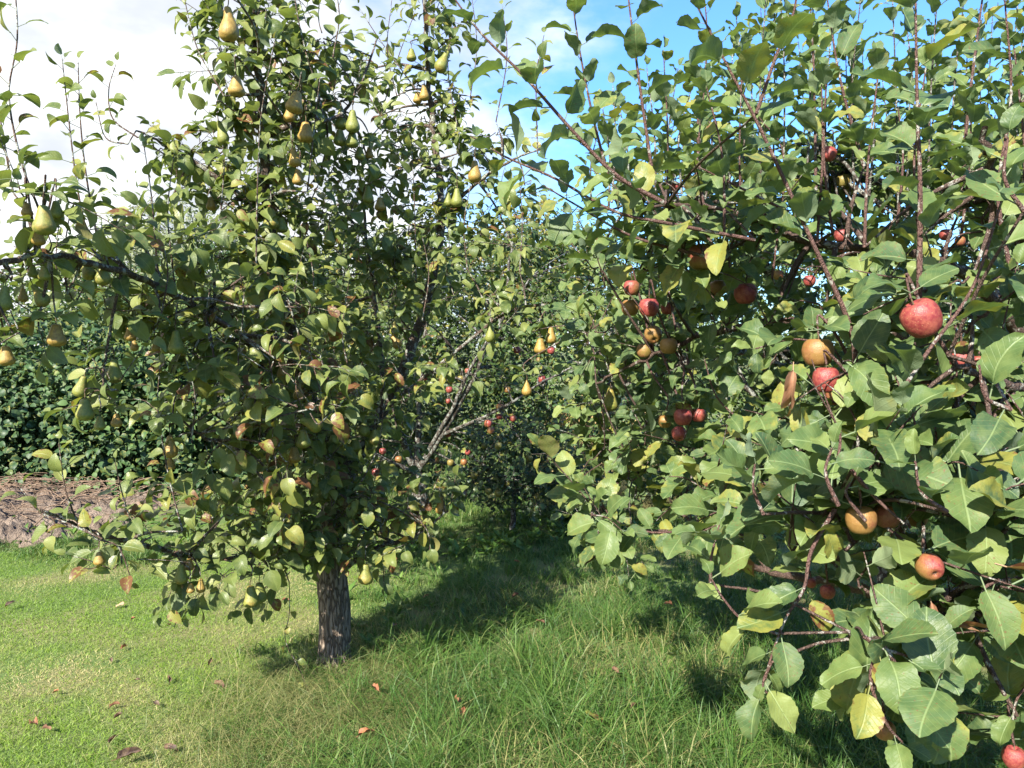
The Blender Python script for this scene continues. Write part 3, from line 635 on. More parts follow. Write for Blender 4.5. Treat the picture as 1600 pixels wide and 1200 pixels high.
FRUITS = []     # (tree key, world top point)
def fruit(kind, px, py, w, label, group, tree, var=0, tilt=0.0, pitch=0.0, tone=(0.5, 0.0), depth=None, vis=1.0, spin=None, tiny=False):
    """px, py: centre of the body in the photo; w: its width there; tilt leans it in the picture, pitch turns its base to the viewer"""
    real = 0.064 if kind == 'pear' else 0.072
    if depth is None: depth = real * FPX / w
    size = w * depth / FPX / math.sqrt(1 + ((px - 800) ** 2 + (py - 600) ** 2) / FPX ** 2)
    body, stem, cal, hgt, st = (PM[var] if kind == 'pear' else AM[var])
    R = Euler((pitch, 0, 0)).to_matrix() @ Euler((0, tilt, 0)).to_matrix() @ Euler((0, 0, rnd(0, 6.28) if spin is None else spin)).to_matrix()
    c = P(px, py, depth); off = np.array(R @ Vector((0, 0, -(st + hgt * 0.5)))) * size
    top = c - off
    o = empty(kind, top); o.rotation_euler = R.to_euler(); o.scale = (size,) * 3
    tag(o, label, kind, group)
    for nm, me in (('flesh', body), ('stem', stem), ('calyx', cal)):
        if tiny and nm == 'calyx': continue
        ch = bpy.data.objects.new(nm, me); COL.objects.link(ch); ch.parent = o; ch.color = (tone[0], tone[1], 0, 1)
    FRUITS.append((tree, top, depth)); SIGHT.append((px, py, w * 0.5 * (1.15 if kind == 'pear' else 1), depth, vis))
    if kind == 'pear':      # also clear its neck
        q = c - off * 0.5; x_, y_, z_ = proj(q[None]); SIGHT.append((x_[0], y_[0], w * 0.3, depth, vis))
    return o

GP = 'pears hanging in the pear tree'
def pear(px, py, w, label, **k):
    d = k.pop('depth', None)
    if d is None: d = min(4.0, max(2.0, 0.064 * FPX / w))
    fruit('pear', px, py, w, label, GP, 'pear', depth=d, **k)
O, G_, Y = (0.78, 0), (0.12, 0), (0.42, 0)
R_ = math.radians
pear(358, 38, 35, 'large ochre pear highest of all in the pear tree', var=4, tone=O, depth=2.6)
pear(369, 135, 29, 'brownish round bottomed pear right below the topmost large pear', var=3, tone=O, depth=2.7)
pear(347, 207, 20, 'slender curved green pear below and left of the two topmost pears', var=2, tone=G_, tilt=R_(-14), depth=3.0)
pear(461, 160, 30, 'plump ochre pear above the dark bare upper branch', var=3, tone=O, tilt=R_(14), depth=2.9)
pear(452, 178, 20, 'small half hidden pear tucked under a plump ochre one', var=1, tone=O, depth=3.05)
pear(478, 207, 28, 'brown pear hanging just right of the dark upper branch', var=3, tone=O, depth=3.0, vis=.8)
pear(460, 246, 20, 'bottle shaped orange pear above another smaller orange pear', var=0, tone=O, depth=3.0, tilt=R_(-8))
pear(466, 277, 19, 'small orange pear at the bottom of a short vertical string', var=1, tone=O, depth=3.05)
pear(330, 318, 17, 'little orange pear half under a grey leaf, left of the leader', var=1, tone=O, depth=3.2, vis=.8)
pear(424, 342, 25, 'shaded green pear in the middle of the upper crown', var=1, tone=Y, depth=3.1, vis=.7)
pear(440, 352, 20, 'dim pear just right of the shaded mid crown pear', var=3, tone=G_, depth=3.15, vis=.7)
pear(514, 372, 20, 'olive pear alone in shade right of the mid crown', var=3, tone=Y, depth=3.3, vis=.85)
pear(69, 344, 40, 'biggest rounded pear low in the left edge cluster', var=1, tone=Y, depth=2.0)
pear(42, 328, 21, 'small pear peeping out left of the biggest rounded one', var=3, tone=O, depth=2.1, vis=.8)
pear(88, 328, 24, 'dark green pear behind the right side of the biggest rounded one', var=1, tone=G_, depth=2.12, vis=.7)
pear(60, 371, 24, 'small ochre pear directly beneath the biggest rounded pear', var=3, tone=O, depth=2.1, vis=.8)
pear(533, 187, 22, 'upper left pear of the shaded four pear bunch', var=0, tone=G_, depth=3.3)
pear(551, 190, 24, 'upper right pear of the shaded four pear bunch', var=0, tone=G_, depth=3.25)
pear(531, 215, 22, 'lower left pear of the shaded four pear bunch', var=3, tone=Y, depth=3.3)
pear(550, 218, 22, 'lower right pear of the shaded four pear bunch', var=3, tone=G_, depth=3.28)
pear(562, 240, 18, 'yellowish pear just beneath the shaded four pear bunch', var=3, tone=Y, depth=3.4)
pear(577, 239, 14, 'tiny brown pear rightmost beneath the four pear bunch', var=3, tone=O, depth=3.45)
pear(643, 86, 17, 'left of two pears high on the dark right leader', var=3, tone=Y, depth=3.9)
pear(692, 96, 22, 'bent pear leaning right, high on the dark right leader', var=4, tone=Y, tilt=R_(24), depth=3.85)
pear(663, 145, 17, 'right yellow pear of the pair lower on the dark right leader', var=0, tone=O, depth=3.9)
pear(652, 153, 15, 'left yellow pear of the pair lower on the dark right leader', var=3, tone=O, depth=3.95)
pear(742, 268, 22, 'golden brown teardrop pear furthest right in the upper crown', var=0, tone=O, depth=3.6)
pear(714, 309, 19, 'long green pear hanging beneath the golden brown teardrop pear', var=0, tone=G_, depth=3.6)
pear(700, 312, 15, 'thin green pear touching the left of a longer green one', var=0, tone=G_, depth=3.65, vis=.8)
pear(575, 304, 18, 'slim green pear in shade above a darker drooping pear', var=0, tone=G_, depth=3.5)
pear(594, 319, 18, 'dull brown pear beside the slim shaded green pear', var=3, tone=O, depth=3.55, vis=.85)
pear(69, 427, 21, 'ochre pear standing above a tilted green pear at left edge', var=3, tone=Y, depth=2.15)
pear(51, 424, 18, 'pale green pear just left of a small ochre pear', var=3, tone=G_, depth=2.2, vis=.8)
pear(62, 461, 26, 'tilted pear with its neck to the upper right, left edge', var=4, tone=Y, tilt=R_(-30), depth=2.2)
pear(36, 461, 17, 'narrow upright dark pear between two wider left edge pears', var=0, tone=O, depth=2.2)
pear(6, 466, 30, 'green pear cut by the left picture edge, mid height', var=0, tone=G_, tilt=R_(10), depth=2.1)
pear(137, 422, 24, 'left pear of the tilted touching green pair', var=0, tone=Y, tilt=R_(-22), depth=2.4)
pear(161, 427, 27, 'right and longer pear of the touching green pair', var=0, tone=Y, tilt=R_(6), depth=2.4)
pear(88, 524, 33, 'dusky brown broad pear below the left branch', var=3, tone=O, depth=2.2)
pear(10, 556, 30, 'yellow brown pear low at the left picture edge', var=3, tone=O, depth=2.15)
pear(203, 522, 20, 'shaded brown pear centre of the left branch', var=3, tone=O, depth=2.7, vis=.8)
pear(210, 539, 14, 'small golden pear beneath a shaded brown pear', var=0, tone=O, depth=2.75, vis=.8)
pear(243, 541, 14, 'small orange pear left of two dark green hanging pears', var=3, tone=O, depth=2.8, vis=.8)
pear(259, 540, 18, 'left and half hidden pear of the two dark green ones', var=0, tone=G_, depth=2.85, vis=.8)
pear(275, 535, 26, 'dark green teardrop pear, right one of its pair', var=0, tone=G_, depth=2.75)
pear(179, 580, 27, 'bright olive teardrop pear at top right of the left cluster', var=0, tone=Y, depth=2.5)
pear(127, 604, 25, 'yellow green pear at the left of the hanging left cluster', var=0, tone=Y, tilt=R_(18), depth=2.45)
pear(133, 640, 32, 'fat round yellow pear lowest left of the hanging cluster', var=3, tone=Y, depth=2.4)
pear(156, 661, 20, 'lowest small yellow pear under the hanging left cluster', var=3, tone=Y, depth=2.45)
pear(182, 657, 19, 'brown scabby pear lowest right of the hanging left cluster', var=3, tone=O, depth=2.5, vis=.8)
pear(150, 604, 14, 'thin sliver of green pear in the middle of the left cluster', var=0, tone=G_, depth=2.55, vis=.8)
pear(266, 698, 25, 'golden teardrop pear hanging alone over the brambles', var=0, tone=O, depth=2.8)
pear(266, 725, 17, 'little pear showing just beneath the golden teardrop pear', var=3, tone=O, depth=2.85, vis=.85)
pear(466, 612, 17, 'narrow pointed ochre pear above the sideways pear', var=0, tone=O, depth=3.0)
pear(486, 662, 24, 'pear lying sideways among sunlit leaves', var=0, tone=Y, tilt=R_(-68), depth=2.9)
pear(474, 686, 24, 'round green pear right under the sideways pear', var=3, tone=Y, depth=2.95)
pear(460, 711, 22, 'dim brown pear lowest below the sideways pear', var=3, tone=O, depth=3.05, vis=.8)
pear(442, 577, 19, 'brownish pear behind brown spotted leaves in the centre crown', var=0, tone=O, depth=3.1, vis=.8)
pear(616, 513, 15, 'upper small brown pear of the mid right pair', var=0, tone=Y, depth=3.6)
pear(619, 534, 17, 'lower small golden pear of the mid right pair, leaning', var=3, tone=O, tilt=R_(-32), depth=3.6)
pear(766, 519, 16, 'long cigar shaped green pear before the lichened branches', var=2, tone=G_, depth=3.4)
pear(844, 541, 20, 'round based ochre pear touching a darker one at its right', var=3, tone=O, depth=3.4)
pear(861, 524, 17, 'darker speckled pear touching an ochre one at its left', var=0, tone=O, depth=3.45)
pear(823, 606, 16, 'slender golden pear hanging alone in the central gap', var=0, tone=O, depth=3.3)
pear(954, 624, 24, 'teardrop pear with a pale leaf below, rightmost of all pears', var=0, tone=Y, depth=3.1)
pear(569, 668, 18, 'green pear in deep shade, left of a shaded pair', var=0, tone=G_, depth=3.4, vis=.85)
pear(586, 683, 20, 'olive pear in deep shade, right of a shaded pair', var=3, tone=Y, depth=3.4, vis=.85)
pear(555, 694, 21, 'very dark pear lowest in the deep shade near the crotch', var=3, tone=G_, depth=3.45, vis=.7)
pear(283, 897, 23, 'largest pear of the low hanging bunch over the lawn', var=0, tone=Y, depth=2.9)
pear(296, 882, 17, 'brown pear at the top right of the low bunch', var=3, tone=O, depth=2.95)
pear(314, 915, 16, 'little brown pear at the right of the low bunch', var=0, tone=O, depth=2.92)
pear(307, 893, 15, 'dwarf pear in the middle of the low bunch', var=0, tone=Y, depth=3.0)
pear(285, 921, 13, 'shrivelled dark pear at the bottom left of the low bunch', var=3, tone=O, depth=2.95)
pear(298, 919, 14, 'dwarf round pear at the bottom centre of the low bunch', var=3, tone=O, depth=2.9)
pear(392, 932, 28, 'yellow front pear of the low pair left of the trunk', var=1, tone=Y, depth=3.0)
pear(406, 926, 26, 'green rear pear of the low pair left of the trunk', var=1, tone=G_, depth=3.08)
pear(155, 873, 20, 'orange pear at the far end of the lowest left branch', var=3, tone=O, depth=2.6)
pear(571, 897, 25, 'yellow pear hanging right beside the tree trunk', var=1, tone=Y, depth=3.2)
pear(689, 790, 18, 'blotchy pear among yellowing leaves on the low right branch', var=0, tone=O, depth=3.4, vis=.8)

GA = 'apples on the nearest apple tree'
def apple(px, py, w, label, tree='apple', group=GA, **k):
    d = k.pop('depth', None)
    if d is None: d = 0.072 * FPX / w
    fruit('apple', px, py, w, label, group, tree, depth=d, **k)
RED, PINK, OCH, OG, GRN = (0.92, 0.1), (0.68, 0.2), (0.30, 0.15), (0.35, 0.5), (0.0, 1.0)
apple(1440, 498, 66, 'large crimson apple by the right hand shoot', tone=(1.25, 0), tilt=R_(-30), depth=1.32, var=1, spin=0.3)
apple(1278, 551, 52, 'large orange apple above a pink one left of the thick shoot', tone=OCH, depth=1.55)
apple(1291, 594, 44, 'pink cheeked apple under a large orange one', tone=PINK, depth=1.5, var=1)
apple(1308, 618, 38, 'orange apple lowest beside the base of the thick shoot', tone=OCH, depth=1.6, vis=.8)
apple(1165, 459, 37, 'coral red apple alone under dark hanging leaves', tone=RED, depth=2.1)
apple(1122, 450, 28, 'dull apple in shadow left of the coral red one', tone=OCH, depth=2.25, vis=.8)
apple(1097, 402, 46, 'big olive brown apple behind pale hanging leaves', tone=OG, depth=1.95, vis=.6)
apple(1345, 813, 52, 'big smooth ochre russet apple in the open, lower right', tone=(0.15, 0.1), depth=1.24, spin=2)
apple(1386, 806, 46, 'orange apple partly under a leaf beside the smooth russet one', tone=OCH, depth=1.3, vis=.7)
apple(1432, 808, 38, 'hidden orange apple right of the two russet neighbours', tone=OCH, depth=1.55, vis=.6)
apple(1453, 886, 48, 'apple turning its dark calyx end to the viewer', tone=(0.5, 0.1), depth=1.2, pitch=R_(-68))
apple(1430, 915, 44, 'apple overlapped behind the calyx facing one', tone=OCH, depth=1.45, vis=.7)
apple(1293, 925, 26, 'small red streaked apple behind a yellow edged leaf', tone=RED, depth=1.7)
apple(1267, 911, 18, 'tiny dark red apple left of the small streaked one', tone=RED, depth=1.75)
apple(1382, 1141, 40, 'orange apple hanging lowest from the bottom leaf cluster', tone=(0.5, 0), depth=1.3, var=2)
apple(1584, 1184, 44, 'rosy apple in the bottom right corner', tone=RED, depth=1.35, var=1)
apple(1357, 1004, 16, 'reddish apple just visible above the bottom leaf cluster', tone=PINK, depth=1.4, vis=.5)
apple(1502, 563, 40, 'purplish apple with yellow leaf beside it, far right', tone=RED, depth=1.7)
apple(1529, 567, 28, 'smaller orange apple right of the purplish far right one', tone=(0.7, 0), depth=1.8)
apple(1404, 606, 30, 'dark orange apple in shade, left of a shaded pair', tone=OCH, depth=1.65, vis=.8)
apple(1441, 606, 32, 'orange apple in shade, right of a shaded pair', tone=OCH, depth=1.6, vis=.8)
apple(1509, 660, 34, 'pale pink apple mostly hidden behind upright leaves', tone=PINK, depth=1.6, vis=.6)
apple(987, 450, 26, 'topmost apple of the seven apple bunch', tone=(0.6, 0.1), depth=2.6)
apple(985, 481, 28, 'left shaded brown apple of the seven apple bunch', tone=OCH, depth=2.65)
apple(1014, 481, 32, 'rosiest apple in the middle of the seven apple bunch', tone=RED, depth=2.5)
apple(1043, 482, 22, 'apple at right half behind leaves in the seven apple bunch', tone=PINK, depth=2.65, vis=.7)
apple(1021, 523, 28, 'ochre apple showing its calyx low in the seven apple bunch', tone=OCH, depth=2.55, pitch=R_(-50))
apple(1045, 541, 28, 'russet brown apple lowest right in the seven apple bunch', tone=OCH, depth=2.5)
apple(1007, 548, 25, 'shaded olive apple lowest left in the seven apple bunch', tone=OG, depth=2.6)
apple(1067, 652, 29, 'middle red apple of the row of three above twiggy leaves', tone=RED, depth=2.35)
apple(1092, 649, 24, 'right red brown apple of the row of three', tone=(0.8, .1), depth=2.4)
apple(1039, 659, 22, 'left orange apple of the row of three', tone=OCH, depth=2.5, vis=.8)
apple(1061, 678, 24, 'orange apple directly below the row of three', tone=(0.6, 0), depth=2.4, pitch=R_(-40))
GA2 = 'apples on the rear right apple tree'
apple(1295, 241, 26, 'red apple with a bird pecked hole near the sky', 'apple2', GA2, tone=RED, tilt=R_(30), depth=3.0)
apple(1318, 283, 24, 'upper yellow green apple of the spotted high pair', 'apple2', GA2, tone=(0.3, .7), depth=3.1)
apple(1328, 296, 22, 'lower yellow green apple of the spotted high pair', 'apple2', GA2, tone=(0.2, .8), depth=3.15)
apple(1374, 327, 20, 'flat orange patch of apple among high leaves', 'apple2', GA2, tone=(0.5, 0), depth=3.2, vis=.9)
apple(1315, 368, 25, 'upper scarlet apple of the stacked scarlet pair', 'apple2', GA2, tone=(1.2, 0), depth=2.9, vis=1)
apple(1316, 385, 23, 'lower scarlet apple of the stacked scarlet pair', 'apple2', GA2, tone=(1.2, 0), depth=2.95, vis=1)
apple(1478, 367, 22, 'bright red apple near the upper right shoots', 'apple2', GA2, tone=(1.2, 0), depth=3.0)
apple(1500, 377, 18, 'orange red apple just right of the bright red one', 'apple2', GA2, tone=PINK, depth=3.05)
apple(1056, 292, 16, 'pinkish apple under the arching left shoot', 'apple2', GA2, tone=PINK, depth=3.2)
apple(1216, 430, 18, 'tiny orange apple in shade left of the thick shoot', 'apple2', GA2, tone=OCH, depth=3.0)
apple(1265, 439, 20, 'dark red apple touching the thick shoot in shade', 'apple2', GA2, tone=RED, depth=2.9)
GA3 = 'small apples on the far centre apple tree'
far = [(665, 590, 10, RED, 'leftmost small red apple behind the pear leaves'), (731, 580, 10, PINK, 'tiny orange pink apple left of the long lichened branch'),
 (702, 609, 11, PINK, 'tiny orange apple right of the leftmost red one'), (808, 547, 12, RED, 'tiny red apple left of the two touching pears'),
 (861, 548, 12, RED, 'tiny red apple tucked right beneath the two touching pears'), (847, 593, 13, RED, 'red apple right of the lone slender golden pear'),
 (793, 609, 11, OCH, 'tiny orange apple left of the lone slender golden pear'), (700, 627, 9, PINK, 'very tiny apple below two small orange apples'),
 (781, 636, 11, (0.7, .2), 'orange apple top of the central vertical trail'), (780, 651, 10, RED, 'red apple second in the central vertical trail'),
 (802, 654, 11, PINK, 'pink apple right beside the central vertical trail'), (763, 662, 13, (0.85, 0), 'rosy apple third in the central vertical trail'),
 (767, 673, 12, PINK, 'orange apple lowest in the central vertical trail'), (700, 678, 11, PINK, 'pinkish apple among leaves left of the vertical trail'),
 (598, 705, 11, RED, 'red apple close right of the pear tree crotch'), (587, 738, 13, RED, 'bright red apple low by the pear tree trunk top'),
 (623, 718, 12, (0.6, 0), 'orange apple right of the bright low red one'), (704, 723, 11, (0.3, .5), 'yellowish small apple low in the centre'),
 (725, 722, 11, (0.7, 0), 'orange small apple low in the centre'), (720, 592, 11, (0.3, .6), 'dull yellow tiny apple near the lichened branches'),
 (731, 707, 9, RED, 'tiny red apple just above the low orange one')]
for (x, y, w, tn, lb) in far:
    apple(x, y, w, lb, 'apple3', GA3, tone=(tn[0] * .8, tn[1] + .15), depth=6.3 + 0.5 * random.random(), tiny=True, vis=0.97)
GA4 = 'green apples on the low dark apple bush'
for (x, y, w, lb) in [(779, 697, 12, 'topmost green apple in the dark bush'), (763, 768, 11, 'left green apple of the lowest dark bush pair'),
 (779, 771, 13, 'right green apple of the lowest dark bush pair'), (741, 744, 11, 'green apple at the far left of the dark bush'),
 (793, 756, 9, 'tiny pale green apple above the lowest dark bush pair'), (827, 717, 12, 'green apple at the upper right of the dark bush'),
 (839, 776, 10, 'green apple at the lower right of the dark bush'), (757, 697, 10, 'green apple left of the topmost dark bush apple')]:
    apple(x, y, w, lb, 'apple4', GA4, tone=GRN, depth=5.7 + 0.3 * random.random(), tiny=True, vis=0.97)

# ------------------------------------------------------------------ pear tree
def PP(l, d=None):
    return [P(q[0], q[1], q[2] if len(q) > 2 else d) for q in l]
base = P(523, 1060, 3.49); base[2] = 0
pt = Tree('pear_tree', base, M_PEARBARK, M_PEARLEAF, T_PEAR, 0.072)
# trunk with flare and bark ridges
tr_pts = smooth([base - UP * 0.08, base + UP * 0.05, P(524, 960, 3.50), P(518, 890, 3.51), P(522, 820, 3.53), P(533, 750, 3.55), P(515, 700, 3.56)], 10)
n = len(tr_pts); rad = np.interp(np.linspace(0, 1, n), [0, 0.12, 0.22, 0.5, 0.8, 1], [0.145, 0.094, 0.071, 0.068, 0.066, 0.052])
sides = 36; tb = Tubes()
tb.add(tr_pts, rad, sides, 0.0)
V = tb.V[0].reshape(n, sides, 3); rel = V - tr_pts[:, None, :]; ang = np.arange(sides) * 2 * math.pi / sides
for i in range(n):
    f = 1 + 0.05 * np.sin(ang * 3 + i * 0.05) + 0.035 * np.sin(ang * 7 + i * 0.12 + 1) + 0.03 * np.sin(ang * 13 - i * 0.35) + RS.normal(size=sides) * 0.015
    rel[i] *= f[:, None]
tb.V[0] = (tr_pts[:, None, :] + rel).reshape(-1, 3)
trunk = tb.build('trunk', M_TRUNK, pt.root)
pt.limb([tr_pts[-8], P(490, 640, 3.5), P(450, 500, 3.35), P(420, 350, 3.25), P(412, 200, 3.2), P(400, 60, 3.2), P(400, -90, 3.2)], 0.048, 0.012, 10)
pt.limb([P(490, 640, 3.5), P(400, 545, 3.15), P(290, 470, 2.8), P(190, 425, 2.45), P(60, 400, 2.15), P(-80, 440, 2.0)], 0.022, 0.008)
pt.limb([P(521, 872, 3.51), P(440, 862, 3.4), P(330, 872, 3.1), P(220, 850, 2.85), P(130, 825, 2.65), P(60, 795, 2.5)], 0.024, 0.005)
pt.limb([P(520, 900, 3.51), P(585, 858, 3.5), P(650, 835, 3.4), P(700, 800, 3.35)], 0.022, 0.005)
pt.limb([tr_pts[-12], P(590, 660, 3.65), P(645, 540, 3.75), P(678, 420, 3.85), P(690, 330, 3.9), P(676, 200, 3.95), P(668, 90, 3.95), P(664, -120, 3.95)], 0.042, 0.011)
pt.limb([P(600, 640, 3.65), P(700, 560, 3.6), P(790, 490, 3.5), P(870, 480, 3.4), P(930, 540, 3.2), P(956, 590, 3.12)], 0.013, 0.003)
pt.limb([P(425, 350, 3.25), P(350, 285, 3.2), P(290, 245, 3.15), P(215, 205, 3.1)], 0.018, 0.005)
pt.limb([P(412, 215, 3.2), P(455, 196, 3.15), P(500, 190, 3.2), P(545, 165, 3.3), P(590, 60, 3.4)], 0.018, 0.005)
pt.limb([P(600, 640, 3.65), P(590, 500, 3.8), P(570, 350, 3.85), P(560, 240, 3.8)], 0.018, 0.006)
pt.limb([P(690, 340, 3.9), P(740, 290, 3.8), P(800, 250, 3.7), P(850, 230, 3.6)], 0.014, 0.004)
pt.limb([P(505, 700, 3.55), P(420, 680, 3.2), P(340, 690, 2.95), P(270, 650, 2.8)], 0.018, 0.005)
pt.limb([P(190, 425, 2.45), P(175, 500, 2.45), P(165, 560, 2.45), P(160, 610, 2.45)], 0.007, 0.004)

def age_pear():
    r = random.random(); return rnd(-0.25, 0.34) if r < 0.85 else rnd(0.35, 0.9)
def age_old():
    r = random.random(); return rnd(0.05, 0.42) if r < 0.6 else rnd(0.45, 1.0)
def cover(tree, lst, cov, age=None, rand=None, leafpx_k=0.42, zr=0.8, **kw):
    for b in lst:
        px, py, d, rx, ry = b[:5]; dens = b[5] if len(b) > 5 else 1.0; ag = b[6] if len(b) > 6 else age
        Lp = tree.leaf * FPX / d; nl = int(math.pi * rx * ry / (leafpx_k * Lp * Lp) * cov * dens)
        c = P(px, py, d); R = (rx * d / FPX, max(rx, ry) * d / FPX * zr, ry * d / FPX)
        tree.blob(c, R, max(6, nl), ag, rand, **kw)
PB = [(525,770,3.25,45,32,1.7),(500,815,3.25,48,30,1.7),(550,815,3.28,42,30,1.7,age_old),(525,855,3.3,50,20,1.6),(470,850,3.2,40,25,1.5),(590,830,3.3,38,25,1.5,age_old),(520,720,3.25,45,30,1.5),
 (430,560,2.75,38,50,.8,age_old),(480,640,2.7,38,45,.8,age_old),(430,700,2.75,38,45,.8,age_old),(380,480,2.7,30,50,.7),(500,560,2.8,32,45,.7),(470,480,2.75,32,45,.8),(440,790,2.8,38,32,.8,age_old),(400,620,2.75,30,45,.7,age_old),(700,570,3.5,45,30,.9),(790,500,3.4,45,28,.9),(640,620,3.5,35,30,.9),
 (400,20,3.2,70,70),(350,95,3.1,45,60),(440,90,3.2,70,65),(505,60,3.3,45,70),(390,170,3.2,55,60),(470,140,3.2,60,60),(530,160,3.4,50,60),(350,235,3.2,50,50),
 (430,260,3.2,55,60),(500,270,3.4,60,60),(290,250,3.2,60,38),(240,232,3.2,35,28),(340,310,3.1,55,50),(400,340,3.1,60,60),(470,350,3.3,60,60),(545,340,3.6,60,60),(270,305,3.2,45,32),
 (600,290,3.8,60,60),(660,260,3.9,60,50),(715,240,3.9,50,50),(640,350,3.8,60,50),(720,345,3.8,70,40),(660,175,4,50,50),(668,95,4,32,60,1.2),(664,20,4,35,60,1.1),(600,205,4,45,40,.8),
 (570,110,4,40,50,.45),(720,150,4,45,50,.5),(780,205,3.9,50,40,.5),(765,300,3.8,50,40,.8),(820,290,3.7,40,40,.6),(800,385,3.7,60,40,.8),(700,430,3.7,70,50,.8),(620,430,3.7,60,55,.9),(545,430,3.6,60,55),
 (465,430,3.3,60,55),(390,420,3.1,55,50),(330,400,3,50,40),(580,500,3.6,60,55,.9),(665,510,3.7,55,45,.6),(500,510,3.4,60,55),(430,520,3.2,60,50,1,age_old),(360,500,3,50,45),
 (545,590,3.6,60,55),(620,600,3.6,50,50,.7),(470,600,3.3,60,55,1,age_old),(400,600,3.1,55,50),(760,470,3.6,55,38,.6),(850,500,3.5,42,40,.6),(560,670,3.5,60,50),(490,680,3.3,60,50),
 (420,690,3.2,55,50,1,age_old),(620,670,3.5,45,45,.6),(370,660,3,50,50),(565,740,3.5,55,45),(480,765,3.35,60,45,1,age_old),(400,750,3.1,55,45,1,age_old),(330,690,2.9,50,50,.9),(300,765,3,55,38,.9),(350,805,3,55,40),
 (430,825,3.2,60,40),(500,840,3.35,55,40),(580,790,3.5,50,40),(640,785,3.4,50,38,.9,age_old),(690,795,3.4,35,35,.9,age_old),(650,845,3.35,38,30,.8,age_old),(565,850,3.45,50,32),(460,890,3.3,45,30),(390,880,3.1,50,32),
 (300,855,3,60,38),(235,840,2.85,55,40),(190,880,2.7,32,25,.9),(340,895,3,35,22),(430,900,3.2,40,22,.8),
 (40,315,2.1,50,38),(75,300,2.1,35,30),(70,395,2.15,55,35),(20,430,2.1,40,35),(100,445,2.3,55,45),(160,455,2.5,55,45),(220,485,2.7,55,42),(285,505,2.9,55,42),(60,500,2.2,45,30),(20,520,2.1,35,28),
 (235,400,2.7,55,32,.9),(170,385,2.5,45,26,.8),(300,435,2.9,50,45),(185,610,2.45,32,45),(140,620,2.5,30,35,.5),(168,560,2.45,32,30,.8),(330,595,3,50,45,.9),(285,600,2.9,40,45,.7),(300,550,2.9,45,32,.8),(205,350,2.8,45,26,.6),(250,650,2.8,30,35,.5)]
cover(pt, [(b[0], b[1], b[2], b[3], b[4], (b[5] if len(b) > 5 else 1) * (0.5 if b[0] > 690 and b[1] < 330 else 0.55 if b[0] > 535 and b[1] > 370 else 0.62)) + tuple(b[6:]) for b in PB], 2.9, age_pear, grav=0.6)
cover(pt, [(x_, y_, 4.15 + 0.3 * ((k_ * 7) % 3) / 2, 60, 55, .8) for k_, (x_, y_) in enumerate([(400, 330), (480, 330), (560, 400), (440, 430), (520, 500), (600, 480), (380, 520), (450, 580), (540, 600), (610, 580), (400, 660), (500, 690), (590, 680), (440, 740), (540, 745), (420, 230), (480, 150), (660, 400), (350, 600)])], 2.2, age_pear, grav=0.5)
def PS(pts, d, **k):
    kk = dict(age=age_pear, th=(0.7, 1.3), grav=0.12); kk.update(k)
    pt.shoot(PP(pts, d), k.pop('r0', 0.0035) if 'r0' in k else 0.0035, 0.036, 0.070, **{a: b for a, b in kk.items() if a != 'r0'})
for pts, d in [([(62,330),(34,255),(14,150),(27,60),(22,-40)],2.1), ([(140,385),(122,300),(110,210),(97,92)],2.45), ([(155,390),(134,270),(125,180),(122,98)],2.5),
 ([(215,215),(176,185),(170,140),(181,100)],3.0), ([(200,225),(165,215),(150,160)],3.0), ([(245,410),(237,310),(225,228)],2.7), ([(270,420),(262,330),(272,240)],2.8),
 ([(350,150),(308,75),(285,-15)],3.0), ([(400,420),(402,300),(408,180),(430,60)],2.85), ([(480,90),(466,30),(455,-40)],3.1), ([(360,60),(345,0),(350,-60)],3.1), ([(520,90),(530,20),(515,-50)],3.2),
 ([(160,842),(100,815),(60,798),(22,748)],2.55), ([(125,825),(102,765),(92,692)],2.6), ([(215,845),(192,775),(180,722)],2.8), ([(285,830),(263,740),(247,640),(250,570)],2.75),
 ([(650,440),(648,330),(642,200)],3.6), ([(812,425),(816,350),(812,285)],3.5), ([(650,140),(592,60),(560,10)],3.9), ([(600,190),(565,130),(545,85)],3.9), ([(620,150),(605,80),(612,0)],3.95),
 ([(715,200),(700,110),(706,40)],3.9), ([(775,190),(792,90),(785,10)],3.8), ([(840,240),(838,120),(850,55)],3.4), ([(595,180),(622,90),(648,20)],4.0), ([(735,150),(745,70),(735,-20)],3.9),
 ([(500,610),(480,520),(490,440),(478,370)],2.9), ([(560,620),(535,530),(545,440)],3.1), ([(385,640),(372,570),(380,480),(372,400)],2.8), ([(250,500),(262,430),(255,380)],2.6), ([(335,560),(322,500),(330,440)],2.8),
 ([(440,760),(425,690),(430,610)],2.9), ([(555,770),(590,700),(600,630)],3.2), ([(300,480),(310,400),(300,340)],2.9), ([(480,300),(490,210),(500,120)],3.0), ([(345,330),(350,250),(340,180)],3.0),
 ([(300,680),(305,620),(290,560)],2.8), ([(20,300),(8,230),(-6,150)],2.2), ([(660,500),(670,430),(660,370)],3.4), ([(730,420),(725,350),(735,290)],3.6), ([(105,460),(100,400),(108,340)],2.3)]:
    PS(pts, d)
for pts, d in [([(450,470),(470,540),(462,600),(475,650)],2.85), ([(420,560),(430,620),(425,690)],2.85), ([(640,800),(668,830),(672,872)],3.3), ([(585,860),(598,885),(600,915)],3.3), ([(150,842),(185,855),(205,905)],2.6), ([(60,800),(85,815),(75,850)],2.55)]:
    PS(pts, d, age=age_old, grav=0.6)
# thin stalk hanging to the lawn
pt.shoot(PP([(452,910,3.3),(452,960,3.3),(446,1000,3.3),(470,1050,3.25),(487,1095,3.2)]), 0.002, 0.08, 0.04, age=age_old)

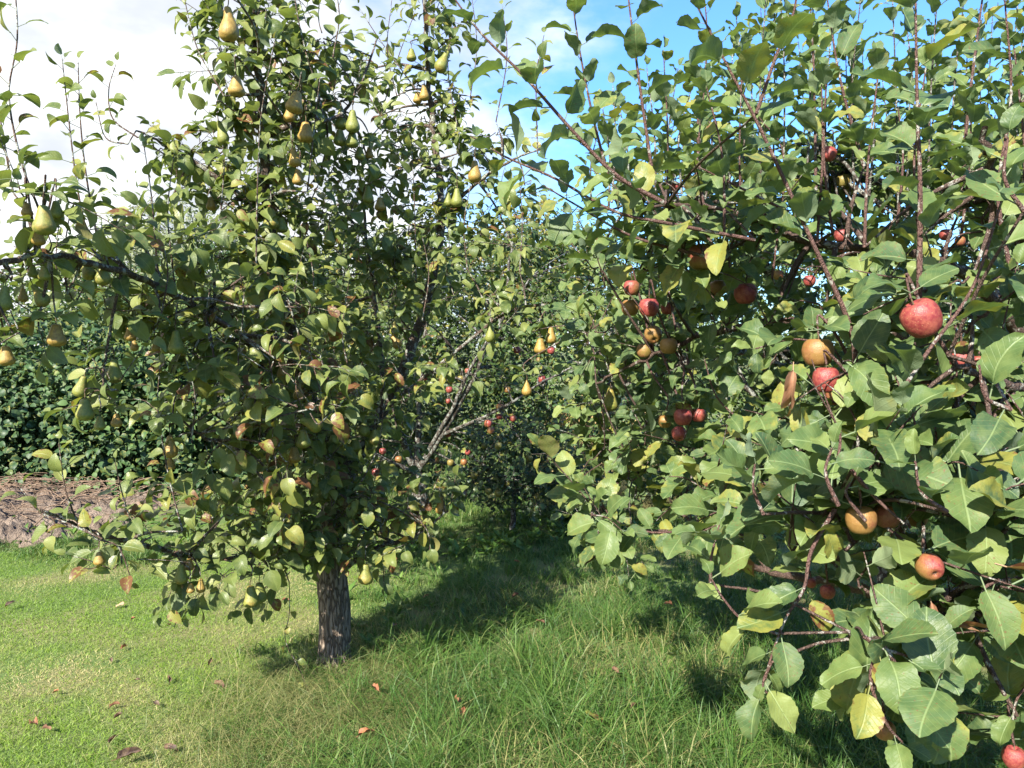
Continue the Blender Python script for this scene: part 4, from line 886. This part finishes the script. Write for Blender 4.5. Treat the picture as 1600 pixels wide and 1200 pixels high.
# ------------------------------------------------------------------ nearest apple tree
abase = np.array([2.05, 2.35, 0.0])
at_ = Tree('apple_tree', abase, M_APPLEBARK, M_APPLELEAF, T_APPLE, 0.082)
tp = smooth([abase - UP * 0.08, abase + UP * 0.3, abase + np.array([-0.05, 0, 0.7]), abase + np.array([-0.1, 0.05, 1.05])], 6)
tb = Tubes(); tb.add(tp, np.linspace(0.11, 0.075, len(tp)), 16, 0.0, 0.04); tb.build('trunk', M_TRUNK, at_.root)
hub = tp[-1]
at_.limb([tp[-6], P(1500, 700, 1.9), P(1380, 640, 1.75), P(1335, 620, 1.55)], 0.026, 0.007)
at_.limb([tp[-2], P(1560, 480, 2.1), P(1440, 400, 2.0), P(1280, 380, 2.0), P(1130, 330, 2.0), P(1040, 315, 1.95)], 0.026, 0.007)
at_.limb([tp[-7], P(1500, 800, 1.75), P(1400, 800, 1.5), P(1310, 800, 1.35)], 0.024, 0.006)
at_.limb([tp[-3], P(1480, 930, 1.8), P(1300, 910, 2.0), P(1200, 893, 2.05), P(1150, 868, 2.05), P(1060, 800, 2.2)], 0.022, 0.005)
at_.limb([tp[-8], P(1450, 560, 2.3), P(1280, 500, 2.4), P(1120, 520, 2.5), P(1010, 560, 2.6), P(930, 600, 2.8)], 0.024, 0.005)
at_.limb([tp[-4], P(1620, 420, 1.9), P(1560, 300, 1.7), P(1540, 200, 1.6)], 0.026, 0.007)
at_.limb([tp[-9], P(1600, 950, 1.6), P(1480, 960, 1.35), P(1380, 995, 1.25), P(1320, 990, 1.25)], 0.025, 0.004)
at_.limb([tp[-5], P(1640, 650, 1.6), P(1560, 600, 1.4), P(1480, 560, 1.35)], 0.022, 0.006)
at_.limb([P(1200, 893, 2.05), P(1150, 830, 2.05), P(1060, 829, 2.05), P(985, 836, 2.05), P(912, 882, 2.0)], 0.006, 0.004)
for off1, off2 in [((.1, .05, .6), (.2, .1, 1.5)), ((.45, -.3, .4), (.9, -.5, 1.0)), ((.4, .5, .4), (.7, 1.0, 1.0)), ((.5, .1, .1), (1.1, .2, .3)), ((.0, -.5, .5), (.2, -.9, 1.1))]:
    at_.limb([tp[-3], hub + np.array(off1), hub + np.array(off2)], 0.04, 0.008)
for k in range(46):      # the side of the crown beyond the picture's right edge
    y_ = rnd(0.9, 3.5); x_ = max(0.72 * y_ + 0.25, 1.5) + rnd(0, 1.3); z_ = rnd(0.75, 2.7)
    at_.blob(np.array([x_, y_, z_]), (.28, .28, .25), 55, None, None, spacing=0.034, tl=(0.08, 0.2), grav=0.3)
def age_ap():
    r = random.random(); return rnd(-0.25, 0.28) if r < 0.87 else rnd(0.28, 0.62)
def age_apl():
    r = random.random(); return rnd(-0.1, 0.36) if r < 0.8 else rnd(0.36, 0.75)
AB = [(1250,740,1.45,60,50,.8,age_apl),(1350,640,1.55,60,50,.8,age_apl),(1460,780,1.4,70,50,.8),(1560,820,1.4,60,60,.8),(1300,880,1.5,50,40,.8),(1400,950,1.4,60,45,.8),(1520,640,1.55,70,60,.8),(1470,520,1.7,70,55,.7),(1340,540,1.8,60,50,.7,age_apl),
 (1000,335,1.95,50,35),(1080,345,1.95,55,35),(1065,405,2,55,35),(1140,395,2,55,40),(1000,420,2.2,55,35),(940,420,2.5,50,40,.8),(1150,325,2,50,35),(1215,365,2,55,40),(1290,410,2.2,55,35),(1370,395,1.9,55,40),
 (1450,345,1.8,55,40),(1535,340,1.7,55,45),(1590,390,1.7,45,45),(1520,430,1.6,50,40),(1440,440,1.6,50,35),(1380,470,1.7,50,40),(1290,480,1.9,50,40),(1210,490,2,50,40),(1130,510,2.3,55,45),(1065,570,2.6,55,45),
 (980,580,2.8,55,45),(920,520,3.0,50,50),(1190,570,2.1,50,40),(1250,650,1.6,50,40),(1360,560,1.5,45,40),(1430,560,1.5,45,40),(1520,500,1.4,50,40),(1590,560,1.4,45,45),(1560,640,1.4,50,40),(1480,655,1.4,45,35),
 (1400,650,1.4,45,40),(1330,690,1.4,45,40),(1240,700,1.6,45,35,1,age_apl),(1155,660,2.1,50,40,1,age_apl),(1085,700,2.4,50,35,1,age_apl),(1010,660,2.7,50,45),(945,700,3,45,45),(1000,745,2.9,50,40),(1065,770,2.3,45,32,1,age_apl),(1130,770,2,45,35,1,age_apl),
 (1210,775,1.6,45,38,1,age_apl),(1290,765,1.35,45,38),(1370,725,1.3,45,35),(1460,735,1.3,45,35),(1550,725,1.3,45,38),(1595,800,1.3,40,45),(1505,810,1.25,45,38),(1420,850,1.25,45,35),(1335,850,1.3,45,35),(1250,850,1.35,40,32,.9),
 (925,800,2.0,26,28,1.2,age_apl),(960,850,2.0,22,18,1.2,age_apl),(1175,835,1.7,35,28,.9,age_apl),(1100,835,2,35,22,1,age_apl),(940,790,2.1,28,25,.8,age_apl),(1350,920,1.35,45,32),(1450,940,1.3,45,35,.9),(1550,905,1.25,50,38),(1595,980,1.3,30,30,.8),(1400,1030,1.2,45,35),
 (1500,990,1.45,60,45),(1560,1040,1.5,60,40,.7),(1470,900,1.5,70,50),(1585,700,1.5,50,60),(1430,1085,1.15,45,35),(1370,1080,1.2,35,30,.8),(1590,1120,1.3,25,25,.7),(1160,730,1.9,50,35,1,age_apl)]
cover(at_, [tuple(b[:5]) + ((b[5] if len(b) > 5 else 1) * (1.35 if b[2] < 1.45 else 1),) + tuple(b[6:]) for b in AB], 3.5, age_ap, spacing=0.034, tl=(0.08, 0.20), leafpx_k=0.48, zr=1.0, grav=0.3)
def AS(pts, d=None, r0=0.005, sp=0.036, sz=0.084, **k):
    kk = dict(age=age_ap, th=(0.8, 1.35), grav=0.05); kk.update(k); at_.shoot(PP(pts, d), r0, sp, sz, **kk)
AS([(1335,640),(1331,520),(1268,375),(1190,205),(1130,90),(1070,-30)], 1.5, 0.0065)
AS([(1436,480),(1438,300),(1433,150),(1430,-40)], 1.35, 0.0055)
AS([(1040,318),(965,275),(900,210),(820,120),(750,50),(690,-30)], 1.65, 0.0055)
AS([(1018,260),(1002,150),(986,30),(978,-40)], 2.05, 0.005)
AS([(950,275),(926,180),(906,80),(890,-30)], 2.15, 0.0045)
AS([(1180,375),(1050,350),(960,330),(870,280),(790,245),(735,212)], 1.75, 0.005)
AS([(1100,400),(990,370),(900,320),(850,290)], 1.9, 0.0045)
AS([(1182,178),(1212,90),(1240,20),(1248,-40)], 1.5, 0.004)
AS([(1350,260),(1312,120),(1290,-20)], 2.0, 0.005)
AS([(1275,300),(1272,120),(1264,-30)], 2.3, 0.005)
AS([(1100,330),(1090,200),(1105,80),(1100,-20)], 2.3, 0.005)
AS([(1500,330),(1512,180),(1532,20),(1540,-30)], 2.0, 0.005)
AS([(1578,420),(1560,300),(1580,150),(1570,0)], 1.6, 0.005)
AS([(1343,668),(1400,620),(1451,548),(1519,451),(1560,330),(1580,270)], 1.3, 0.0045)
AS([(1330,735),(1372,782),(1412,818)], 1.2, 0.004)
AS([(1305,795),(1268,860),(1256,920),(1228,965),(1204,1030),(1196,1062)], 1.25, 0.0042, 0.036, 0.072, grav=0.45)
AS([(1212,990),(1160,968),(1130,935),(1112,905)], 1.25, 0.003, 0.03, 0.065, grav=0.2)
AS([(1205,1035),(1192,1070),(1205,1090)], 1.25, 0.003, 0.02, 0.072, grav=0.7)
AS([(1180,850),(1100,828),(1020,832),(960,812),(935,775)], 2.0, 0.0042, 0.03, 0.06, grav=0.2, age=age_apl)
AS([(960,815),(935,830),(945,865)], 2.0, 0.003, 0.02, 0.07, grav=0.5, age=age_apl)
AS([(1375,1000),(1400,1040),(1420,1100)], 1.15, 0.004, 0.016, 0.075, grav=0.7, th=(0.8, 1.5))
AS([(1350,995),(1385,1015),(1440,1030)], 1.15, 0.004, 0.018, 0.075, grav=0.5, th=(0.8, 1.5))
AS([(1380,1000),(1360,1060),(1385,1130),(1410,1160)], 1.15, 0.004, 0.02, 0.075, grav=0.6, th=(0.8, 1.5))
AS([(1560,905),(1535,925),(1560,960)], 1.2, 0.003, 0.03, 0.07, grav=0.4)
AS([(1620,1060),(1590,1090),(1580,1140)], 1.3, 0.003, 0.03, 0.07, grav=0.4)
AS([(1310,790),(1290,740),(1300,700)], 1.15, 0.004, 0.02, 0.07)
AS([(1480,800),(1440,770),(1430,720)], 1.1, 0.004, 0.025, 0.075)
AS([(1580,640),(1540,620),(1530,570)], 1.15, 0.004, 0.03, 0.08)
AS([(1600,330),(1570,280),(1575,215)], 1.2, 0.004, 0.03, 0.085)
AS([(1230,330),(1150,290),(1090,260)], 1.8, 0.004)
for k in range(13):
    bx = 1040 + k * 45 + rnd(-14, 14)
    AS([(bx, rnd(360, 440)), (bx + rnd(-20, 20), 250), (bx + rnd(-40, 40), rnd(60, 190))], rnd(1.7, 2.3), 0.004, 0.036, 0.076)
for k in range(9):
    bx = 1130 + k * 58 + rnd(-20, 20); by = rnd(600, 1000)
    AS([(bx, by), (bx + rnd(-30, 10), by - 40), (bx + rnd(-60, 20), by - rnd(60, 120))], rnd(1.15, 1.4), 0.0035, 0.026, 0.08)
AS([(1300,540),(1240,530),(1180,545)], 1.6, 0.003, 0.03)
AS([(1160,660),(1120,620),(1100,560)], 2.0, 0.003, 0.03)

# ------------------------------------------------------------------ second apple tree behind on the right
b2 = np.array([2.3, 4.6, 0.0])
a2 = Tree('apple_tree', b2, M_LICHENBARK, M_APPLELEAF, T_APPLE[:6], 0.080)
tp = smooth([b2 - UP * 0.08, b2 + UP * 0.35, b2 + np.array([-0.1, -0.1, 0.85])], 6); tb = Tubes(); tb.add(tp, np.linspace(0.10, 0.07, len(tp)), 14, 0.0, 0.04); tb.build('trunk', M_LICHENBARK, a2.root)
hub = tp[-1]
a2.limb([hub, P(1360, 480, 4.0), P(1310, 340, 3.6), P(1284, 250, 3.3), P(1280, 180, 3.3)], 0.05, 0.014)
a2.limb([hub, P(1250, 560, 3.9), P(1100, 560, 3.5), P(980, 600, 3.4), P(900, 560, 3.4)], 0.04, 0.006)
a2.limb([hub, P(1200, 420, 3.7), P(1080, 340, 3.4), P(1000, 330, 3.3), P(940, 300, 3.3)], 0.04, 0.006)
a2.limb([hub, P(1500, 480, 3.6), P(1580, 330, 3.3), P(1600, 150, 3.2)], 0.04, 0.01)
a2.limb([hub, P(1200, 740, 3.9), P(1060, 740, 3.6), P(960, 730, 3.6)], 0.03, 0.005)
a2.limb([hub, P(1650, 560, 3.6), P(1700, 400, 3.2)], 0.04, 0.01)
B2 = []
for yy in range(330, 840, 62):
    for xx in range(930, 1660, 72):
        if yy < 400 and xx < 960: continue
        if yy > 780 and xx > 1150: pass
        B2.append((xx + rnd(-20, 20), yy + rnd(-18, 18), rnd(3.1, 4.1), 52, 44, 0.85))
B2 += [(1000+k*62, 240+(k%3)*16, 3.2, 50, 40, .8) for k in range(1, 10)] + [(1595, 100, 3.2, 45, 60, .8), (1590, 200, 3.2, 45, 50, .9), (1560, 270, 3.2, 60, 40), (1450, 280, 3.3, 60, 35, .8), (1340, 280, 3.3, 60, 35, .8), (1230, 290, 3.3, 60, 30, .7), (1130, 290, 3.3, 50, 30, .7), (1285, 210, 3.3, 30, 35, .6), (1020, 290, 3.3, 50, 30, .6)]
cover(a2, B2, 2.2, age_ap, spacing=0.032, leafpx_k=0.48)
for k in range(46):
    bx = 930 + k * 15 + rnd(-12, 12); d = rnd(2.5, 3.5); top = rnd(-80, 140) if k > 10 else rnd(100, 200); by = rnd(300, 350)
    a2.shoot(PP([(bx, by), (bx + rnd(-6, 10), (by + top) / 2), (bx + rnd(-14, 26), top)], d), 0.005, 0.032, 0.080, age=age_ap, th=(0.7, 1.25), grav=0.05, tint=0.8)

# ------------------------------------------------------------------ far centre apple tree, low dark bush
b3 = P(655, 800, 6.9); b3[2] = 0
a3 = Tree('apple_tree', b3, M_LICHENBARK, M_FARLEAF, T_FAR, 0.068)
tp = smooth([b3 - UP * 0.06, b3 + UP * 0.25, P(650, 740, 6.9)], 5); tb = Tubes(); tb.add(tp, np.linspace(0.08, 0.06, len(tp)), 12, 0, 0.05); tb.build('trunk', M_LICHENBARK, a3.root)
hub = tp[-1]
a3.limb([hub, P(690, 680, 6.7), P(735, 600, 6.5), P(760, 540, 6.4), P(785, 490, 6.4), P(800, 380, 6.4)], 0.04, 0.012)
a3.limb([hub, P(700, 650, 6.6), P(745, 560, 6.4), P(830, 430, 6.4)], 0.03, 0.010)
a3.limb([hub, P(610, 640, 6.8), P(580, 520, 6.9), P(590, 400, 6.9)], 0.04, 0.010)
a3.limb([P(690, 680, 6.7), P(780, 640, 6.3), P(860, 590, 6.2), P(940, 560, 6.2)], 0.022, 0.006)
a3.limb([hub, P(660, 560, 7.0), P(680, 430, 7.0), P(700, 330, 7.0)], 0.035, 0.010)
a3.limb([hub, P(570, 700, 6.6), P(500, 640, 6.6)], 0.03, 0.010)
B3 = []
for yy in range(390, 760, 44):
    for xx in range(480, 960, 52):
        if 620 < yy and 850 < xx: continue
        if (xx - 720) ** 2 / 270 ** 2 + (yy - 560) ** 2 / 250 ** 2 > 1.2: continue
        B3.append((xx + rnd(-16, 16), yy + rnd(-14, 14), rnd(6.3, 7.4), 34, 30, 0.8))
B3 += [(700, 340, 7, 40, 35, .7), (800, 360, 6.5, 40, 35, .7)]
def age_far():
    r = random.random(); return rnd(-0.2, 0.3) if r < 0.85 else rnd(0.3, 0.8)
cover(a3, B3, 2.2, age_far, spacing=0.03)
b4 = P(800, 815, 6.1); b4[2] = 0
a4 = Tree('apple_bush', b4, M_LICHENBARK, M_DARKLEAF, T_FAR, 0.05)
a4.limb([b4 - UP * 0.05, P(805, 760, 6.1), P(820, 690, 6.0)], 0.035, 0.01, name='trunk')
a4.limb([P(803, 770, 6.1), P(760, 730, 5.9), P(730, 710, 5.9)], 0.02, 0.006); a4.limb([P(803, 770, 6.1), P(860, 740, 6.0), P(930, 745, 6.0)], 0.02, 0.006)
cover(a4, [(760,700,6,42,32),(820,690,6,45,32),(870,710,6,45,30),(740,745,6,35,32),(800,745,5.9,45,35),(860,755,6,45,32),(910,745,6.1,38,28),(770,785,6,40,20),(840,790,6,40,18),(720,770,6.1,25,20)], 1.9, lambda: rnd(0, 0.35), spacing=0.028)
# tie every fruit to its tree
TREES = {'pear': pt, 'apple': at_, 'apple2': a2, 'apple3': a3, 'apple4': a4}
for key, top, d in FRUITS:
    tr_ = TREES[key]; l, i = tr_.nearest(top); q = l['path'][i]; L0 = np.linalg.norm(q - top)
    c = 0.003 if d < 4 else 0.004
    up = top + UP * min(0.05, 0.3 * L0)
    l['tb'].add(smooth([q, q + (up - q) * 0.5 + rvec() * 0.08 * L0 + UP * 0.04 * L0, up + rvec() * 0.01, top], 5), np.linspace(min(l['rad'][i] * 0.8, c + 0.006 * L0), c * 0.7, 16), 5, 0.4, 0.08)
    if d < 4:      # leaf rosette of the fruit spur
        for k in range(5 if key == 'pear' else 6):
            put_leaf(l['lv'], top + UP * 0.012, UP, rnd(0, 6.28), rnd(0.9, 1.6), tr_.leaf * rnd(0.7, 1.1), 0.35, age=rnd(-.2, .4))
for t_ in (pt, at_, a2, a3, a4): t_.finish()
tag(pt.root, 'old pear tree with a stout grey trunk, hung with pears', 'pear tree')
tag(at_.root, 'nearest apple tree reaching in from the right with big sunlit leaves', 'apple tree', 'apple trees of the orchard')
tag(a2.root, 'apple tree behind the nearest one, sending upright shoots against blue sky', 'apple tree', 'apple trees of the orchard')
tag(a3.root, 'far apple tree with lichened limbs and tiny red apples, behind the pear tree', 'apple tree', 'apple trees of the orchard')
tag(a4.root, 'low very dark apple bush bearing small green apples', 'apple bush')

# dried and yellow leaves that stand out, each one a part of its tree
for px, py, d, sz, dx, dz in [(1240, 565, 1.40, 0.085, -0.1, -1), (1452, 925, 1.22, 0.075, 0.1, -1), (1462, 975, 1.2, 0.07, 1, 0.1), (1555, 880, 1.15, 0.08, 1, -0.3), (1190, 650, 1.9, 0.07, 1, 0.2)]:
    cl = Leaves(T_DRY); cl.add(P(px, py, d), np.array([dx, -0.2, dz]), nrm(np.array([-.4, -1, .5])), sz, age=0.2, keep=True); cl.build('dead_leaf', M_CURLED, at_.root, prune=False)
for px, py, d, sz, dx, dz in [(1478, 550, 1.5, 0.04, 1, .1), (1262, 925, 1.3, 0.06, .5, -1)]:
    cl = Leaves(T_APPLE[:3]); cl.add(P(px, py, d), np.array([dx, -0.2, dz]), nrm(np.array([-.4, -1, .5])), sz, age=0.72, keep=True); cl.build('yellow_leaf', M_APPLELEAF, at_.root, prune=False)
for px, py, d, sz, dx, dz in [(425, 520, 2.8, .07, .3, -1), (408, 535, 2.8, .06, -.3, -1), (350, 293, 2.8, .05, 1, .2), (432, 765, 2.8, .06, .1, -1), (365, 320, 2.8, .05, .6, -.7), (375, 690, 2.8, .06, .2, -1), (12, 258, 2.0, 0.05, -1, 0.1)]:
    cl = Leaves(T_PEAR[:4]); cl.add(P(px, py, d), np.array([dx, -0.1, dz]), nrm(np.array([-.4, -1, .5])), sz * 1.2, age=rnd(.55, .75), rand=.8, keep=True); cl.build('spotted_leaf', M_PEARLEAF, pt.root, prune=False)

# ------------------------------------------------------------------ bramble hedge on the left
def leaf_mass(name, c, R, n, size, mat, temps, parent=None, shell=0.55, age=(0, .4), floor=0.03, rnd_c=0.45, stems=0, stemmat=None):
    """foliage over an uneven mass: clumps on an ellipsoid, leaves on each clump"""
    lv = Leaves(temps); c = np.array(c, float); R = np.array(R, float); per = 55; tb = Tubes()
    for _ in range(max(1, n // per)):
        u = rvec(); 
        if u[1] > 0.35: u[1] = -u[1]
        q = c + u * R * (shell + (1.05 - shell) * random.random() ** 0.5); cr = rnd(0.5, 1.3); base_r = min(1, max(0, random.gauss(rnd_c, 0.25)))
        if stems and random.random() < stems:
            tb.add(smooth([np.array([q[0] * .6 + c[0] * .4, q[1] * .6 + c[1] * .4, 0.0]), (q + c) / 2, q], 4), np.linspace(0.012, 0.004, 9), 4, 0.3)
        for k in range(per):
            g = RS.normal(size=3) * np.array([0.17, 0.14, 0.11]) * cr * size / 0.06
            p = q + g
            if p[2] < floor: continue
            d = nrm(g + rvec() * 0.12 + np.array([0, -.05, -0.06])); nn = nrm(UP * 0.7 + sun_dir * 0.4 + u * 0.5 + rvec() * 0.5)
            if abs(d @ nn) > .93: nn = nrm(nn + rvec())
            lv.add(p, d, nn, size * rnd(0.6, 1.3), rand=min(1, max(0, base_r + random.gauss(0, 0.13))), age=rnd(*age))
    o = lv.build(name, mat, parent, prune=False)
    if stems and tb.V: tb.build('stem', stemmat or M_DRYSTEM, o if parent is None else parent)
    return o
def thing_mass(name, base, masses, label, cat, mat, temps, size, group=None, stems=0.15, crown='foliage', trunk=None, trunkmat=None, **kw):
    r = empty(name, base)
    for i, (c, R, n) in enumerate(masses): leaf_mass(crown, c, R, n, size, mat, temps, r, **kw)
    if trunk is not None:
        tb = Tubes(); b = np.array(base, float); top = np.array(trunk, float)
        tb.add(smooth([b - UP * 0.1, b + (top - b) * 0.4 + rvec() * 0.1, top], 6), np.linspace(0.12, 0.05, 13), 8, 0.2, 0.06)
        for k in range(9):
            e = top + rvec() * np.array([1.2, .8, .8]) + UP * 0.8; s0 = b + (top - b) * rnd(.45, 1)
            tb.add(smooth([s0, (s0 + e) / 2 + UP * .2, e], 5), np.linspace(0.04, 0.008, 11), 5, 0.2, 0.06)
        tb.build('trunk', trunkmat or M_LICHENBARK, r)
    tag(r, label, cat, group); return r
thing_mass('bramble_hedge', (-4.2, 8.2, 0), [((-5.9, 8.3, .55), (1.2, .9, 1.25), 7000), ((-4.6, 8.2, .5), (1.1, .8, 1.35), 8000), ((-3.6, 8.3, .45), (0.9, .8, 1.15), 6500), ((-2.7, 8.6, .4), (0.9, .7, .95), 5000)],
           'dense dark bramble hedge behind the soil heap', 'hedge', M_BRAMBLE, T_FAR, 0.08)
thing_mass('leafy_shrub', (-3.1, 9.6, 0), [((-3.4, 9.6, 1.3), (1.3, .8, 1.15), 8000), ((-5.2, 9.8, 1.3), (1.5, .8, 0.95), 6500), ((-1.9, 9.5, 1.1), (.9, .7, 1.0), 4000)],
           'bright green shrub rising behind the dark bramble hedge', 'shrub', M_FARLEAF, T_FAR, 0.06, rnd_c=.7)
# hedgerow of shrubs and small trees that closes the garden
GH = 'shrubs and trees of the back hedgerow'
thing_mass('hedge_shrub', (-4.6, 12.6, 0), [((-4.4, 12.6, 1.5), (1.8, .9, 1.75), 14000)], 'tall hedgerow shrub right behind the bramble hedge', 'shrub', M_BRAMBLE, T_FAR, 0.075, GH)
thing_mass('hedge_shrub', (-7.5, 12, 0), [((-7.0, 12, 1.2), (2.6, 1, 1.6), 12000)], 'hedgerow shrub at the far left edge of the garden', 'shrub', M_BRAMBLE, T_FAR, 0.08, GH)
thing_mass('hedge_shrub', (-1.2, 12.2, 0), [((-1.6, 12, 1.3), (2.0, .9, 1.75), 16000)], 'deep green hedgerow shrub seen between the pear branches', 'shrub', M_FARLEAF, T_FAR, 0.07, GH)
thing_mass('hedge_shrub', (1.2, 12.4, 0), [((1.2, 12.2, 1.4), (1.9, .9, 1.9), 16000)], 'tall hedgerow shrub in the gap between pear and apple trees', 'shrub', M_BRAMBLE, T_FAR, 0.075, GH, age=(0, .5), rnd_c=.5)
thing_mass('hedge_shrub', (4, 12, 0), [((3.8, 12, 1.5), (2.1, 1, 2.0), 13000)], 'hedgerow shrub hidden behind the right hand apple trees', 'shrub', M_FARLEAF, T_FAR, 0.07, GH)
thing_mass('hedge_shrub', (8, 12, 0), [((7.8, 12, 1.4), (2.4, 1, 1.8), 8000)], 'hedgerow shrub beyond the right edge apple leaves', 'shrub', M_FARLEAF, T_FAR, 0.08, GH)
thing_mass('willow_tree', (-6.9, 17.5, 0), [((-7.2, 17.5, 3.2), (1.7, 1.2, 1.7), 7500), ((-8.8, 17.8, 2.6), (1.5, 1.2, 1.3), 5000), ((-5.6, 17.8, 2.5), (1.4, 1.2, 1.5), 5000)],
           'hazy grey green tree beyond the garden, low in the sky at left', 'tree', M_WILLOW, T_WIL, 0.15, trunk=(-7.1, 17.5, 3.3), crown='crown', shell=0.1)
thing_mass('garden_tree', (0.8, 18, 0), [((0.6, 18, 3.1), (1.7, 1.2, 1.7), 6500)], 'golden tinged tree far behind the central gap', 'tree', M_FARLEAF, T_FAR, 0.11, trunk=(0.7, 18, 3.0), crown='crown', shell=0.2, age=(.4, .85), rnd_c=.7)
thing_mass('garden_tree', (-2.6, 19, 0), [((-2.8, 19, 2.5), (2.2, 1.2, 1.6), 6500)], 'distant grey green tree right of the pear trunk line', 'tree', M_WILLOW, T_WIL, 0.15, trunk=(-2.7, 19, 2.6), crown='crown', shell=0.2)
# dead grass and weeds in the centre
dw = thing_mass('dry_shrub', (0.95, 7.6, 0), [((0.85, 7.7, .55), (.55, .3, .5), 2600), ((1.25, 7.5, .25), (.5, .3, .35), 1200)], 'golden brown withered shrub in the gap beside the apple tree', 'shrub', M_DRYLEAF, T_FAR, 0.035)
x = RS.normal(size=7000) * 0.35 + 1.15; y = RS.normal(size=7000) * 0.2 + 6.9; n = len(x)
V, F, A = blades(n, x, y, RS.uniform(0.12, 0.5, n), 0.004 * np.ones(n), RS.uniform(0.2, 1.0, n), RS.uniform(0.5, 1.0, n), RS.rand(n) * .5)
tag(link('dead_grass', mesh_np('dead_grass', V, F, M_GRASS, attr=A)), 'tall reddish brown dead grass under the withered shrub', 'grass', kind='stuff')

# dry canes piled on the soil mound
tb = Tubes()
for k in range(650):
    x = rnd(-6.6, -2.6); y = rnd(5.7, 7.4); 
    z = float(mound_z(np.array(x), np.array(y)))
    if z < 0.06: continue
    if y < 6.1 and random.random() < 0.75: continue
    a = random.gauss(0.1, 0.6) + (math.pi if random.random() < .5 else 0); ln = rnd(0.1, 0.5)
    e = np.array([math.cos(a), math.sin(a) * .6, 0]) * ln; p = np.array([x, y, z + rnd(0.0, 0.08)])
    pts = smooth([p, p + e * .5 + UP * rnd(0, .07) + rvec() * .03, p + e + UP * rnd(-.02, .05)], 3)
    pts[:, 2] = np.maximum(pts[:, 2], mound_z(pts[:, 0], pts[:, 1]) + .005); tb.add(pts, np.linspace(rnd(.003, .007), .002, len(pts)), 4, 0.2)
tag(tb.build('dry_twigs', M_DRYSTEM), 'tangle of dry canes and roots lying on the soil heap', 'twigs', kind='stuff')

# fallen leaves, one by one
fl = [(195, 1020, .05, 'orange curled leaf on the sunny lawn left of centre', .7), (174, 1040, .035, 'black little leaf just below the orange one on the lawn', 0), (15, 952, .06, 'dark leaf on the lawn at the far left edge', 0),
      (190, 952, .06, 'pale cream leaf lying on the upper lawn', .98), (327, 1045, .05, 'two toned grey leaf in the middle of the lawn', .2), (216, 1072, .035, 'small dark brown leaf below the middle of the lawn', .1),
      (263, 1072, .045, 'thin brown leaf halfway between lawn centre and trunk', .25), (343, 1080, .07, 'ragged brown leaf pile edge left of the dry grass', .35), (87, 1091, .035, 'small orange leaf low on the left lawn', .75),
      (178, 1112, .05, 'reddish leaf low on the lawn', .55), (185, 1131, .045, 'grey purple leaf low on the lawn', .05), (245, 1110, .045, 'bluish dark leaf beside longer grass', .0),
      (52, 1143, .07, 'pinkish brown leaf near the bottom left corner', .6), (72, 1150, .055, 'dark brown leaf touching the pinkish one in the bottom left corner', .2), (178, 1166, .05, 'grey curled leaf near the bottom edge at left', .1),
      (268, 1180, .06, 'dark and white leaf near the bottom edge', .1), (198, 1195, .10, 'long dark leaf cut by the bottom edge at left', .05), (263, 985, .05, 'rusty leaf on the lawn under the low pear bunch', .6),
      (208, 975, .035, 'tiny orange leaf on the upper lawn', .75), (445, 945, .05, 'pink brown leaf just left of the trunk', .55), (808, 903, .04, 'pale orange leaf in the far shaded grass', .85),
      (667, 960, .04, 'white flecked leaf right of the trunk in the grass', .9), (805, 962, .05, 'lilac grey leaf in the middle of the grass', .3), (616, 1010, .05, 'red brown leaf in long grass near the trunk foot', .55),
      (588, 1117, .06, 'upright orange leaf low in the long grass', .7), (713, 1135, .055, 'crumpled tan leaf above a red one at bottom centre', .75), (722, 1158, .065, 'bright red brown crumpled leaf at bottom centre', .6),
      (571, 1190, .07, 'pinkish leaf at the bottom edge left of centre', .8), (992, 1147, .05, 'dark red leaf in the lit grass bottom centre right', .3), (960, 1085, .05, 'grey brown leaf lying flat in the long grass', .4),
      (1092, 890, .05, 'orange leaf in shade under the right apple tree', .6), (966, 933, .05, 'brown leaf in the shaded grass under the apple twig', .5), (1045, 975, .06, 'tan leaf right of the shaded grass centre', .8), (843, 1003, .05, 'dark brown leaf in the centre of the grass', .2)]
GF = 'fallen leaves scattered on the grass'
for k, (px, py, s_, lb, tone) in enumerate(fl):
    q = P(px, py, 1.0) - np.array([0, 0, CAM_H]); tt = -CAM_H / q[2]; p = np.array([0, 0, CAM_H]) + q * tt
    tv, tf, tu = T_FLAT[k % 6] if tone < .9 else T_APPLE[k % 5]
    s_ *= 0.85 if P(px, py, 1)[0] < 0 and px < 440 else 0.9
    me = mesh_np('fallen_leaf', (tv - np.array([0, 0.6, 0])) * s_, tf, M_FALLEN, tu, np.tile([tone, 0.2, random.random(), 1], (len(tv), 1)))
    o = link('fallen_leaf', me); lift = 0.026 if p[0] < -0.95 else 0.105
    o.location = (p[0], p[1], lift); o.rotation_euler = (rnd(-.5, .5), rnd(-.5, .5), rnd(0, 6.28)); tag(o, lb, 'leaf', GF)
for k, (px, py, s_, lb) in enumerate([(932, 1168, .08, 'yellow green leaf in the bright grass at bottom centre right'), (1052, 1060, .07, 'fresh green leaf fallen in the grass left of the hanging apple twig')]):
    q = P(px, py, 1.0) - np.array([0, 0, CAM_H]); tt = -CAM_H / q[2]; p = np.array([0, 0, CAM_H]) + q * tt
    tv, tf, tu = T_APPLE[k + 3]; o = link('fallen_leaf', mesh_np('fallen_leaf', (tv - np.array([0, 0.6, 0])) * s_, tf, M_APPLELEAF, tu, np.tile([0.95, 0.75 - .4 * k, .3, 1], (len(tv), 1))))
    o.location = (p[0], p[1], 0.10); o.rotation_euler = (0.5, 0.2, 1.2 + k); tag(o, lb, 'leaf', GF)
